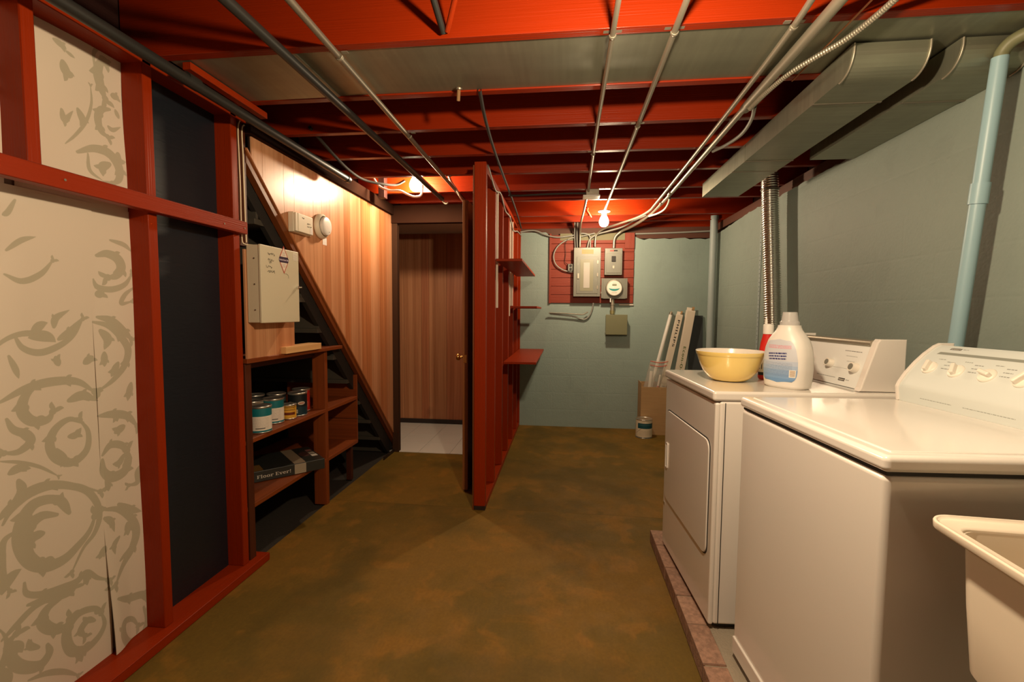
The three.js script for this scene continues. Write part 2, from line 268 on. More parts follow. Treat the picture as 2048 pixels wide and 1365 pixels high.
// ---------------------------------------------------------------- left stud wall
const WZ0 = -0.6, WZW = 1.1, WH = 2.3;
function scrollPattern(c, W, H, base, ink) {
  c.fillStyle = base; c.fillRect(0, 0, W, H);
  const S = W / WZW, X = (z) => (WZ0 - z) * S, Y = (y) => (WH - y) / WH * H;
  c.fillStyle = ink;
  const dot = (x, y, r) => { c.beginPath(); c.arc(x, y, Math.max(0.6, r), 0, 7); c.fill(); };
  const leaf = (x, y, a, l, w) => { // curled leaf tip
    c.beginPath(); c.moveTo(x, y);
    c.bezierCurveTo(x + Math.cos(a - 0.9) * l * 0.5, y + Math.sin(a - 0.9) * l * 0.5, x + Math.cos(a - 0.5) * l * 0.9, y + Math.sin(a - 0.5) * l * 0.9, x + Math.cos(a) * l, y + Math.sin(a) * l);
    c.bezierCurveTo(x + Math.cos(a + 0.1) * l * 0.75, y + Math.sin(a + 0.1) * l * 0.75, x + Math.cos(a + 0.7) * w, y + Math.sin(a + 0.7) * w, x + Math.cos(a + 1.6) * w * 0.5, y + Math.sin(a + 1.6) * w * 0.5);
    c.closePath(); c.fill();
  };
  const spiral = (z, y, rad, a0, dir, turns) => {
    const cx = X(z), cy = Y(y), R0 = rad * S, w = R0 * 0.36, n = 240; let tip = null;
    for (let i = 0; i <= n; i++) {
      const t = i / n, a = a0 + dir * t * turns * Math.PI * 2, r = R0 * (1 - 0.74 * Math.pow(t, 1.1)), ww = w * (0.12 + 0.88 * Math.sin(Math.PI * Math.pow(Math.min(1, t / 0.96), 0.9)));
      const x = cx + Math.cos(a) * r, yy = cy + Math.sin(a) * r; dot(x, yy, ww * 0.5); tip = [x, yy];
      for (const [k, q, l] of [[14, 0.5, 1.1], [34, 0.6, 1.35], [58, 0.7, 1.3], [84, 0.8, 1.1], [112, 0.9, 0.8]]) if (i === k) { const o = a + dir * (Math.PI / 2 - 0.35 - q * 0.2), bx = x + Math.cos(a) * ww * 0.15, by = yy + Math.sin(a) * ww * 0.15; leaf(bx, by, o, w * l * 1.4, w * 0.7); }
      for (const k of [46, 98]) if (i === k) leaf(x - Math.cos(a) * ww * 0.2, yy - Math.sin(a) * ww * 0.2, a + dir * (Math.PI / 2 + 0.55), w * 0.9, w * 0.4);
    }
    dot(tip[0], tip[1], w * 0.30);
    const sx = cx + Math.cos(a0) * R0, sy = cy + Math.sin(a0) * R0, ta = a0 - dir * Math.PI / 2;     // stem leading away
    let px = sx, py = sy; for (let i = 0; i < 90; i++) { const t = i / 90, b = ta + dir * (t * 1.3 - 0.15); px += Math.cos(b) * R0 * 1.1 / 90; py += Math.sin(b) * R0 * 1.1 / 90; dot(px, py, w * (0.07 + 0.14 * t)); }
    leaf(px, py, ta + dir * 1.5, w * 1.7, w * 0.7); leaf(px, py, ta + dir * 0.5, w * 1.3, w * 0.6);
  };
  // one brush-like leaf or stem of the print: greatest width and points as (distance along the wall, height) in mm
  const frond = (w, ...q) => {
    const n = q.length / 2, P = []; for (let i = 0; i < n; i++) P.push(V(X(-q[2 * i] / 1000), Y(q[2 * i + 1] / 1000), 0));
    const k = new THREE.CatmullRomCurve3(P, false, 'centripetal'), N = 24 + n * 14, fat = w / 1000 * S * (n > 3 ? 1.75 : 1.5);
    for (let i = 0; i <= N; i++) { const t = i / N, p = k.getPoint(t); dot(p.x, p.y, fat * 0.5 * (n <= 3 ? 0.08 + 0.92 * Math.sin(Math.PI * Math.min(1, 0.12 + t * 0.88)) : 0.10 + 0.90 * Math.pow(Math.sin(Math.PI * Math.min(1, 0.05 + 0.93 * t)), 0.8))); }
    const e = P[n - 1], f = P[n - 2], a = Math.atan2(e.y - f.y, e.x - f.x);
    if (n > 3) { dot(e.x - Math.cos(a) * fat * 0.1, e.y - Math.sin(a) * fat * 0.1, fat * 0.34); for (const [o, l] of [[0.9, 1.0], [-0.7, 0.95]]) leaf(e.x, e.y, a + o, fat * l, fat * 0.45); }
    if (w > 13) { const t0 = n > 3 ? 0.30 : 0.45, p = k.getPoint(t0), g = k.getTangent(t0), b = Math.atan2(g.y, g.x); leaf(p.x, p.y, b + 0.75, fat * 1.1, fat * 0.5); leaf(p.x, p.y, b - 0.8, fat * 0.9, fat * 0.45); if (n > 3) { const p2 = k.getPoint(0.62), g2 = k.getTangent(0.62), b2 = Math.atan2(g2.y, g2.x); leaf(p2.x, p2.y, b2 + 0.8, fat * 1.0, fat * 0.45); leaf(p2.x, p2.y, b2 - 0.7, fat * 1.0, fat * 0.45); } }
  };
  frond(15, 1392, 2225, 1412, 2220, 1427, 2212);
  frond(22, 1415, 2166, 1424, 2138, 1445, 2131);
  frond(8, 1427, 2206, 1454, 2198);
  frond(8, 1523, 2199, 1523, 2252, 1552, 2292, 1584, 2298);
  frond(22, 1557, 2252, 1536, 2200, 1545, 2151, 1565, 2108);
  frond(22, 1550, 2249, 1578, 2236);
  frond(16, 1580, 2081, 1548, 2067, 1533, 2031, 1544, 1987, 1568, 1975);
  frond(11, 1570, 2015, 1583, 2008, 1618, 2031);
  frond(16, 1589, 2134, 1616, 2140);
  frond(11, 1612, 2063, 1600, 2090);
  frond(15, 1407, 2007, 1416, 1978, 1445, 2018);
  frond(18, 1462, 2031, 1478, 2003, 1483, 1981);
  frond(7, 1417, 1899, 1452, 1941, 1490, 2002, 1511, 2075, 1508, 2133);
  frond(20, 1455, 1884, 1515, 1916, 1566, 1915, 1597, 1875, 1594, 1830, 1567, 1803);
  frond(20, 1564, 1877, 1537, 1857, 1536, 1825);
  frond(9, 1490, 1890, 1493, 1831, 1535, 1807);
  frond(19, 1599, 1926, 1598, 1900, 1625, 1903);
  frond(10, 1254, 1672, 1230, 1626, 1219, 1619);
  frond(21, 1497, 1532, 1535, 1543, 1573, 1529, 1585, 1498, 1563, 1464, 1530, 1455);
  frond(13, 1480, 1445, 1491, 1421, 1541, 1412, 1596, 1434, 1626, 1475);
  frond(12, 1550, 1595, 1603, 1584, 1630, 1562);
  frond(19, 1490, 1391, 1515, 1398);
  frond(10, 1630, 1423, 1594, 1394, 1578, 1361, 1620, 1369);
  frond(17, 1473, 1292, 1522, 1278, 1566, 1238, 1597, 1183, 1581, 1125, 1531, 1073, 1479, 1043);
  frond(17, 1486, 1310, 1535, 1297, 1587, 1250, 1613, 1222);
  frond(22, 1495, 1260, 1519, 1228, 1505, 1191);
  frond(17, 1504, 1178, 1502, 1128);
  frond(18, 1436, 1148, 1467, 1169);
  frond(18, 1554, 1135, 1525, 1087);
  frond(19, 1605, 1049, 1588, 984);
  frond(13, 1233, 1255, 1253, 1216, 1295, 1197, 1345, 1209, 1401, 1246, 1438, 1305);
  frond(17, 1357, 1237, 1391, 1259, 1432, 1305);
  frond(15, 1344, 1278, 1350, 1306, 1394, 1335);
  frond(12, 1216, 1193, 1232, 1149, 1239, 1121);
  frond(17, 1188, 1056, 1256, 1086, 1329, 1097, 1410, 1085, 1466, 1039);
  frond(19, 1290, 1097, 1255, 1065, 1243, 1018, 1269, 979, 1313, 975, 1330, 1000);
  frond(22, 1379, 1025, 1424, 1034, 1471, 1007);
  frond(15, 1353, 1151, 1344, 1181);
  frond(17, 1420, 938, 1376, 960, 1332, 936, 1314, 889, 1332, 837, 1379, 809, 1426, 837, 1435, 903, 1409, 952);
  frond(16, 1373, 901, 1395, 901, 1413, 921);
  frond(16, 1202, 1001, 1218, 965, 1253, 939, 1261, 915, 1228, 892, 1188, 899);
  frond(18, 1474, 950, 1525, 945, 1585, 924, 1626, 874);
  frond(17, 1532, 956, 1543, 914);
  frond(20, 1569, 888, 1528, 872);
  frond(16, 1479, 802, 1513, 831, 1565, 809, 1577, 765);
  frond(11, 1224, 1515, 1266, 1552, 1304, 1568);
  frond(11, 1216, 1442, 1259, 1424, 1312, 1450, 1350, 1498);
  frond(14, 1177, 681, 1196, 710, 1248, 743, 1312, 749, 1375, 725, 1419, 692, 1452, 629, 1456, 576, 1435, 528, 1398, 496, 1354, 428);
  frond(16, 1169, 701, 1188, 719, 1253, 758, 1328, 752, 1466, 671);
  frond(24, 1359, 638, 1345, 680, 1305, 708, 1260, 710, 1230, 678, 1216, 624, 1225, 565, 1250, 517, 1289, 489, 1336, 487, 1375, 508, 1418, 543, 1444, 594);
  frond(22, 1322, 648, 1277, 663, 1243, 645, 1231, 600, 1238, 557, 1270, 514);
  frond(20, 1279, 604, 1255, 605, 1237, 586);
  frond(20, 1359, 638, 1335, 690, 1300, 722);
  frond(12, 1215, 647, 1179, 632, 1169, 573, 1172, 501, 1183, 467);
  frond(14, 1220, 472, 1223, 437, 1255, 411, 1320, 394, 1369, 388, 1399, 402, 1439, 359, 1475, 331);
  frond(15, 1399, 402, 1402, 355);
  frond(17, 1225, 396, 1283, 381, 1346, 365, 1363, 373);
  frond(12, 1154, 329, 1195, 354, 1243, 378, 1308, 371);
  frond(20, 1324, 361, 1276, 350, 1260, 320, 1283, 275, 1324, 252, 1341, 276);
  frond(19, 1451, 221, 1421, 254, 1369, 270, 1334, 245, 1327, 201, 1346, 149, 1391, 128, 1434, 141, 1455, 172, 1445, 225);
  frond(15, 1422, 208, 1396, 226, 1372, 205, 1387, 175);
  frond(18, 1358, 153, 1372, 92);
  frond(20, 1270, 231, 1274, 199, 1248, 178, 1197, 212, 1173, 260, 1171, 311, 1194, 327);
  frond(14, 1246, 238, 1223, 261, 1220, 286);
  frond(11, 1213, 154, 1261, 138, 1311, 103, 1358, 52);
  frond(7, 1179, 877, 1226, 859, 1281, 826, 1334, 776);
  frond(18, 1202, 832, 1225, 840, 1257, 829);
  frond(17, 1333, 867, 1353, 826, 1354, 801);
  frond(18, 1223, 802, 1230, 767, 1197, 731);
  frond(19, 1476, 599, 1533, 574, 1586, 509, 1598, 448, 1573, 391, 1529, 346, 1493, 300);
  frond(20, 1534, 594, 1581, 553, 1624, 527);
  frond(17, 1474, 567, 1499, 543, 1510, 498);
  frond(17, 1565, 505, 1566, 457);
  frond(15, 1528, 469, 1504, 448, 1505, 413);
  frond(16, 1469, 459, 1448, 425);
  frond(12, 1524, 377, 1559, 391, 1595, 393);
  frond(17, 1497, 244, 1550, 210, 1615, 183, 1636, 133);
  frond(18, 1613, 134, 1625, 68, 1600, 20, 1542, 34, 1510, 93, 1519, 134, 1560, 119, 1587, 72);
  frond(22, 1478, 785, 1482, 739, 1513, 708, 1561, 711, 1584, 751, 1579, 793);
  frond(17, 1564, 777, 1542, 751, 1522, 757);
  frond(18, 1494, 709, 1498, 661);
  frond(13, 1633, 714, 1617, 691, 1615, 650, 1579, 650);
  spiral(-1.05, 1.25, 0.13, 0.5, 1, 1.1, 0.028); spiral(-0.98, 0.70, 0.15, 2.5, -1, 1.1, 0.030); spiral(-1.05, 0.30, 0.12, -0.5, 1, 1.1, 0.030); spiral(-0.9, 1.95, 0.12, 0.5, 1, 1.1, 0.026); spiral(-1.13, 2.05, 0.10, 2.5, -1, 1.0, 0.026);
  spiral(-0.75, 1.45, 0.13, 1, 1, 1.1, 0.028); spiral(-0.75, 0.4, 0.13, 1, -1, 1.1, 0.028);
}
const wallpaperTex = canvas(980, 2048, (c, w, h) => scrollPattern(c, w, h, '#dccfbd', '#b9b19b'));
const wallpaperRough = canvas(490, 1024, (c, w, h) => scrollPattern(c, w, h, '#b4b4b4', '#707070'), false);
const wallpaperMat = new THREE.MeshStandardMaterial({ map: wallpaperTex, roughness: 0.75, roughnessMap: wallpaperRough, side: THREE.DoubleSide });
// a hanging sheet facing +x: bulge(s, t) gives how far it stands off its plane
function sheet(z0, z1, y0, y1, x, bulge, nz = 14, ny = 40, th = 0.0015) {
  const g = new THREE.PlaneGeometry(1, 1, nz, ny), p = g.attributes.position, uv = g.attributes.uv;
  for (let i = 0; i < p.count; i++) {
    const s = p.getX(i) + 0.5, t = p.getY(i) + 0.5, z = z0 + (z1 - z0) * s, y = y0 + (y1 - y0) * t;
    p.setXYZ(i, x + bulge(s, t), y, z); uv.setXY(i, (WZ0 - z) / WZW, y / WH);
  }
  const back = g.clone(), q = back.attributes.position; for (let i = 0; i < q.count; i++) q.setX(i, q.getX(i) - th);
  back.index.array.reverse(); const m = mergeGeometries([g, back]); m.computeVertexNormals();
  return m;
}
{
  const w = struct('wall_left'), X1 = -1.60, X0 = -1.69;
  mesh('sill_plate', E(-1.705, -1.556, 0, 0.04, -2.235, 1.6, 0.004), mat.red, w);
  mesh('top_plate', E(-1.70, -1.60, 2.272, 2.3095, -2.20, 1.6), mat.red, w);
  for (const [z0, z1, y0, y1] of [[-1.270, -1.230, 1.765, 2.29], [-1.668, -1.627, 0.04, 2.29], [-2.131, -2.090, 0.04, 2.29], [-0.42, -0.38, 0.04, 2.29], [0.1, 0.14, 0.04, 2.29], [0.6, 0.64, 0.04, 2.29], [1.1, 1.14, 0.04, 2.29]]) mesh('stud', E(X0, X1, y0, y1, z0, z1, 0.003), mat.red, w);
  const rail = mesh('rail', E(-1.60, -1.56, 1.711, 1.771, -2.137, 1.5, 0.003), mat.red, w);
  for (const [z, y] of [[-2.115, 1.738], [-1.98, 1.735], [-1.30, 1.742]]) mesh('nail', cyl([-1.561, y, z], [-1.5585, y, z], 0.004, 0.004, 8), mat.steelDull, rail);
  // patterned sheets hung between the studs
  mesh('wallpaper_sheet', sheet(-1.232, -0.44, 1.70, 2.30, -1.687, (s, t) => 0.006 * Math.sin(s * 9 + t * 3)), wallpaperMat, w);
  mesh('wallpaper_sheet', sheet(-1.650, -1.262, 1.70, 2.287, -1.687, (s, t) => 0.005 * Math.sin(s * 5 + t * 6) - 0.01 * Math.max(0, t - 0.9) * 10 * s), wallpaperMat, w);
  mesh('wallpaper_sheet', sheet(-1.482, -0.40, 0.035, 1.715, -1.687, (s, t) => 0.003 * Math.sin(s * 6 + t * 7) + (1 - sm(0, 0.35, s)) * 0.006), wallpaperMat, w);
  mesh('wallpaper_sheet', sheet(-1.655, -1.470, 0.042, 1.715, -1.682, (s, t) => 0.003 * Math.sin(s * 3 + t * 9) + sm(0.45, 1, s) * sm(0, 1, (0.4 - t) / 0.4) * 0.030), wallpaperMat, w, 'loose strip curling at its lower edge');
  mesh('backing', E(-1.74, -1.70, 0.0, 2.3, -1.66, 1.6, 0), mat.plain, w);
  // the third bay is closed with a dark embossed board
  mesh('dark_panel', E(-1.70, -1.684, 0.04, 2.29, -2.10, -1.655, 0), mat.navy, w);
  mesh('closet_wall', E(-2.6, -1.69, 0, 2.5, -2.175, -2.135, 0), mat.black, w);
}
{
  const w = struct('wall_stairwell'); // dark walls behind and above the stairs
  mesh('side_wall', E(-2.66, -2.58, 0, 2.55, -5.4, -2.1, 0), mat.black, w);
  mesh('upper_wall', E(-2.6, -1.64, 2.30, 2.54, -2.24, -2.18, 0), mat.black, w);
  mesh('end_wall', E(-2.6, -1.64, 0, 2.55, -4.24, -4.18, 0), mat.black, w);
}

// ---------------------------------------------------------------- panelled stair wall with its raking lower edge
const rake = (z) => 2.126 + 1.003 * (z + 2.224);
{
  const w = struct('wall_stair'), zs = [-2.235, -2.32, -2.503, -2.604, -2.811, -2.913, -3.019, -3.220, -3.311, -3.498, -3.676, -3.858, -3.995, -4.080, -4.158];
  const kinds = ['B', 'B', 'A', 'B', 'B', 'A', 'B', 'C', 'B', 'C', 'B', 'C', 'A', 'B'];
  for (let i = 0; i + 1 < zs.length; i++) {
    const a = zs[i] - 0.0012, b = zs[i + 1] + 0.0012, lo = (z) => Math.max(0.0, rake(z));
    const pts = [[-a, lo(a)], [-b, lo(b)], [-b, 2.255], [-a, 2.255]], g = poly(pts, 0.007); // x axis of the outline runs along -z
    g.applyMatrix4(new THREE.Matrix4().makeRotationY(Math.PI / 2)); g.translate(-1.607, 0, 0);
    const u = uvBox(g, 1); mesh('plank', u, mat['panel' + kinds[i]], w);
  }
  // dark groove backing, raking trim, head plate and the end post by the doorway
  const back = poly([[2.235, rake(-2.235) + 0.004], [4.16, 0.2], [4.16, 2.25], [2.235, 2.25]], 0.01); back.applyMatrix4(new THREE.Matrix4().makeRotationY(Math.PI / 2)); back.translate(-1.6185, 0, 0);
  mesh('groove_backing', back, mat.darkTrim, w);
  const rk = (off, h, x0, x1, m, n) => { const g = poly([[2.20, rake(-2.20) - off], [4.25, rake(-4.25) - off], [4.25, rake(-4.25) - off - h], [2.20, rake(-2.20) - off - h]], x1 - x0); g.applyMatrix4(new THREE.Matrix4().makeRotationY(Math.PI / 2)); g.translate(x0, 0, 0); mesh(n, uvBox(g), m, w); };
  rk(-0.004, 0.010, -1.612, -1.597, mat.panelC, 'edge_strip'); rk(0.008, 0.060, -1.640, -1.604, mat.trimWood, 'raking_trim');
  mesh('head_plate', E(-1.66, -1.575, 2.222, 2.309, -4.2, -2.2), mat.matteDark, w);
  mesh('door_post', E(-1.61, -1.548, 0, 2.15, -4.205, -4.150, 0.003), mat.postBrown, w);
  mesh('door_header', E(-1.61, -0.60, 2.147, 2.309, -4.21, -4.14), mat.matteDark, w);
  mesh('baseboard', E(-1.60, -1.592, 0, 0.03, -4.15, -3.9, 0), mat.darkTrim, w);
}
{ // stairs seen from beneath
  const s = thing('staircase', 'dark open stairs climbing toward the viewer behind the panelled wall', 'stairs', [-2.1, 0, -3.2]);
  for (let i = 1; i <= 10; i++) {
    const y = 0.203 * i, z = -2.224 + (y - 2.126) / 1.003 - 0.02;
    mesh('tread', E(-2.56, -1.645, y - 0.03, y, z - 0.02, z + 0.235), mat.stairGrey, s);
    mesh('riser', E(-2.56, -1.645, y - 0.203, y - 0.03, z, z + 0.018), mat.stairGrey, s);
  }
  for (const [x0, x1] of [[-1.668, -1.640], [-2.60, -2.56]]) { // saw-cut stringers below the steps
    const g = poly([[2.19, rake(-2.19) - 0.068], [4.2, rake(-4.2) - 0.068], [4.2, -0.0], [4.0, 0.0], [2.19, rake(-2.19) - 0.34]], x1 - x0); g.applyMatrix4(new THREE.Matrix4().makeRotationY(Math.PI / 2)); g.translate(x0, 0, 0);
    if (x0 < -2) mesh('stringer', uvBox(g), mat.stairDark, s);
  }
  const g = poly([[2.19, rake(-2.19) - 0.068], [4.2, rake(-4.2) - 0.068], [4.2, -0.0], [4.12, 0.0], [2.19, rake(-2.19) - 0.16]], 0.028); g.applyMatrix4(new THREE.Matrix4().makeRotationY(Math.PI / 2)); g.translate(-1.672, 0, 0);
  mesh('stringer', uvBox(g), mat.stairDark, s);
}

// ---------------------------------------------------------------- shelves under the stairs and what stands there
{
  const s = thing('shelving_unit', 'brown wooden shelves built in under the stairs', 'shelf unit', [-1.85, 0, -2.8]);
  mesh('shelf', E(-2.1, -1.585, 1.068, 1.09, -3.14, -2.14), mat.shelfWood, s);
  mesh('shelf', E(-2.2, -1.61, 0.645, 0.668, -3.42, -2.14), mat.shelfWood, s);
  mesh('shelf', E(-2.2, -1.61, 0.298, 0.322, -3.42, -2.14), mat.shelfWood, s);
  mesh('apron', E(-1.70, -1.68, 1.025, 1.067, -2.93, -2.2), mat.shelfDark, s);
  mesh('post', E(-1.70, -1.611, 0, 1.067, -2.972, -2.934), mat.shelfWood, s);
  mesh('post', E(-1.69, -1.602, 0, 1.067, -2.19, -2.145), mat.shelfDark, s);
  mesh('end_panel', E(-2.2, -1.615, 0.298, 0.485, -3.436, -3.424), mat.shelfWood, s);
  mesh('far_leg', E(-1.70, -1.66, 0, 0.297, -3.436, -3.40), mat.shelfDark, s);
  mesh('end_panel', E(-2.2, -1.615, 0.489, 0.838, -3.436, -3.424), mat.shelfWood, s);
}
function labelTex(w, h, draw) { return canvas(w, h, draw); }
const lines = (c, x, y, w, n, dy, color, lw = 2, seed = 1) => { const r = rng(seed); c.fillStyle = color; for (let i = 0; i < n; i++) { let q = x; while (q < x + w) { const k = 4 + r() * 14; c.fillRect(q, y + i * dy, Math.min(k, x + w - q), lw); q += k + 3; } } };
const canLabel = (draw) => printed(labelTex(512, 256, draw), 0.45);
const labels = {
  teal: (c, w, h) => { c.fillStyle = '#e9dfd2'; c.fillRect(0, 0, w, h); c.fillStyle = '#0f6f78'; c.fillRect(0, 0, w, 88); c.fillRect(0, h - 24, w, 24); lines(c, 200, 104, 120, 9, 13, '#b9a9a0', 3, 5); c.fillStyle = '#5c5c58'; c.fillRect(220, 205, 70, 10); },
  yellow: (c, w, h) => { c.fillStyle = '#e2ab3c'; c.fillRect(0, 0, w, h); c.fillStyle = '#3a2410'; c.font = 'bold 42px sans-serif'; c.textAlign = 'center'; lines(c, 170, 22, 180, 2, 16, '#3a2410', 10, 3); lines(c, 180, 70, 160, 2, 16, '#5a3a18', 9, 4); c.fillStyle = '#6b2a12'; c.fillRect(180, 128, 150, 52); c.fillStyle = '#caa040'; c.fillRect(0, h - 40, w, 10); },
  black: (c, w, h) => { c.fillStyle = '#11181c'; c.fillRect(0, 0, w, h); c.fillStyle = '#13333d'; c.fillRect(0, 150, w, h); for (const x of [190, 290]) { c.fillStyle = '#cbbfae'; c.beginPath(); c.ellipse(x, 108, 34, 20, 0, 0, 7); c.fill(); c.fillStyle = '#a23b2a'; c.fillRect(x - 22, 103, 44, 10); } c.fillStyle = '#d0c7b4'; c.fillRect(190, 180, 66, 42); c.fillStyle = '#222'; for (let i = 0; i < 12; i++) c.fillRect(196 + i * 5, 184, 2, 34); },
  red: (c, w, h) => { c.fillStyle = '#b5271b'; c.fillRect(0, 0, w, h); c.fillStyle = '#f0e6da'; c.font = 'bold 60px sans-serif'; c.fillText('M', 262, 110); lines(c, 290, 140, 40, 5, 14, '#e2b7a0', 4, 8); c.fillStyle = '#e6d8c8'; c.fillRect(0, 0, w, 8); c.fillRect(0, h - 10, w, 10); },
  dark: (c, w, h) => { c.fillStyle = '#1a1e20'; c.fillRect(0, 0, w, h); c.fillStyle = '#3b4a4c'; c.fillRect(0, 30, w, 50); },
  redband: (c, w, h) => { c.fillStyle = '#c9b7a2'; c.fillRect(0, 0, w, h); c.fillStyle = '#9a2b20'; c.fillRect(0, 40, w, 60); },
  floorcan: (c, w, h) => { c.fillStyle = '#d8cbb2'; c.fillRect(0, 0, w, h); c.fillStyle = '#0d4a55'; c.fillRect(190, 44, 200, 74); c.fillStyle = '#3d6a70'; c.fillRect(206, 64, 150, 8); c.fillStyle = '#14343c'; c.fillRect(0, h - 14, w, 14); c.strokeStyle = '#6b4a38'; c.lineWidth = 3; c.beginPath(); c.moveTo(170, 190); c.lineTo(230, 120); c.stroke(); lines(c, 210, 150, 130, 5, 14, '#a9977c', 3, 6); },
};
const canMats = Object.fromEntries(Object.entries(labels).map(([k, f]) => [k, canLabel(f)]));
function can(kind, x, y, z, r, h, label, group) {
  const t = thing(kind === 'yellow' ? 'stain_can' : 'paint_can', label, 'can', [x, y, z], 0, group); origins.delete(t);
  const face = Math.atan2(-x, -z);                            // printed front turned toward the room
  const b = lathe([[r, 0.003], [r, h - 0.008]], 36); b.rotateY(face + Math.PI);
  mesh('body', b, canMats[kind], t);
  mesh('rim', lathe([[r - 0.010, h - 0.007], [r - 0.006, h - 0.002], [r, h], [r + 0.0025, h - 0.003], [r + 0.0025, h - 0.008], [r, h - 0.012]], 36), mat.tin, t);
  mesh('lid', lathe([[0, h - 0.006], [r * 0.5, h - 0.006], [r * 0.74, h - 0.005], [r - 0.009, h - 0.006]], 36), mat.tin, t);
  mesh('base', lathe([[0, 0.001], [r * 0.9, 0.001], [r + 0.002, 0.0005], [r + 0.002, 0.006], [r, 0.007]], 36), mat.tin, t);
  return t;
}
{
  const y = 0.669, G = 'paint cans on the shelf under the stairs';
  can('teal', -1.662, y, -2.335, 0.057, 0.148, 'teal and white paint can nearest on the shelf under the stairs', G);
  can('teal', -1.722, y, -2.540, 0.057, 0.150, 'teal and white paint can beside the small yellow can', G);
  can('yellow', -1.690, y, -2.646, 0.041, 0.094, 'small yellow stain can with brown lettering on the shelf', G);
  can('black', -1.694, y, -2.746, 0.056, 0.150, 'black can with oval logos beside the yellow can', G);
  can('red', -1.742, y, -2.865, 0.054, 0.152, 'red paint can at the far end of the can row', G);
  can('redband', -1.79, y, -2.448, 0.057, 0.150, 'pale can with red band behind the nearest teal can', G);
  can('dark', -1.895, y, -2.612, 0.056, 0.152, 'dark can at the very back of the can shelf', G);
  can('dark', -1.802, y, -2.690, 0.054, 0.150, 'dark can directly behind the small yellow can', G);
  can('floorcan', 0.868, 0.0, -5.032, 0.086, 0.205, 'cream paint can with teal label standing on the floor', undefined);
}
{ // flooring sample carton lying askew on the low shelf
  const t = thing('flooring_carton', 'flat dark flooring carton lying on the lowest shelf', 'box', [-1.765, 0.323, -2.60], Math.atan2(0.68, 0.73) - Math.PI);
  t.position.set(-1.52 - 0.68 * 0.30 - 0.73 * 0.17, 0.323, -2.75 + 0.73 * 0.30 - 0.68 * 0.17);
  t.rotation.y = -Math.atan2(-0.73, 0.68) ; // local +x runs from the near end to the overhanging end
  const side = printed(labelTex(1024, 128, (c, w, h) => { c.fillStyle = '#2b2d2a'; c.fillRect(0, 0, w, h); c.fillStyle = '#c9c2b4'; c.font = 'bold 58px serif'; c.fillText('Floor Ever!', 352, 90); c.fillStyle = '#a89c88'; c.fillRect(716, 0, 116, h); lines(c, 726, 14, 96, 8, 13, '#7d735f', 3, 3); }), 0.4);
  const top = printed(labelTex(1024, 512, (c, w, h) => { c.fillStyle = '#2a2c29'; c.fillRect(0, 0, w, h); c.fillStyle = '#8a7a66'; c.fillRect(716, 0, 116, h); c.fillStyle = '#7a5a30'; c.fillRect(250, 330, 170, 182); c.fillStyle = '#4a3430'; c.beginPath(); c.ellipse(905, 250, 60, 90, 0, 0, 7); c.fill(); ['#c8c0b4', '#9a8f80', '#8c5f5a'].forEach((k, i) => { c.fillStyle = k; c.fillRect(948, 300 - i * 96, 62, 70); }); }), 0.3);
  mesh('carton', RB(0.60, 0.066, 0.34, 0.004, 1).translate(0, 0.034, 0), M(lin(0.028, 0.030, 0.027), 0.35), t);
  const pf = new THREE.PlaneGeometry(0.592, 0.060); pf.translate(0, 0.034, 0.1706); mesh('side_print', pf, side, t);
  const pt = new THREE.PlaneGeometry(0.592, 0.332); pt.rotateX(-Math.PI / 2); pt.translate(0, 0.0676, 0); mesh('top_print', pt, top, t);
}
{ const t = thing('wood_offcut', 'pale bare wood offcut lying on the top shelf beside the wall cabinet board', 'wood block', [-1.61, 1.091, -2.66]); mesh('block', E(-1.655, -1.567, 1.091, 1.130, -2.82, -2.44), mat.pine, t); }
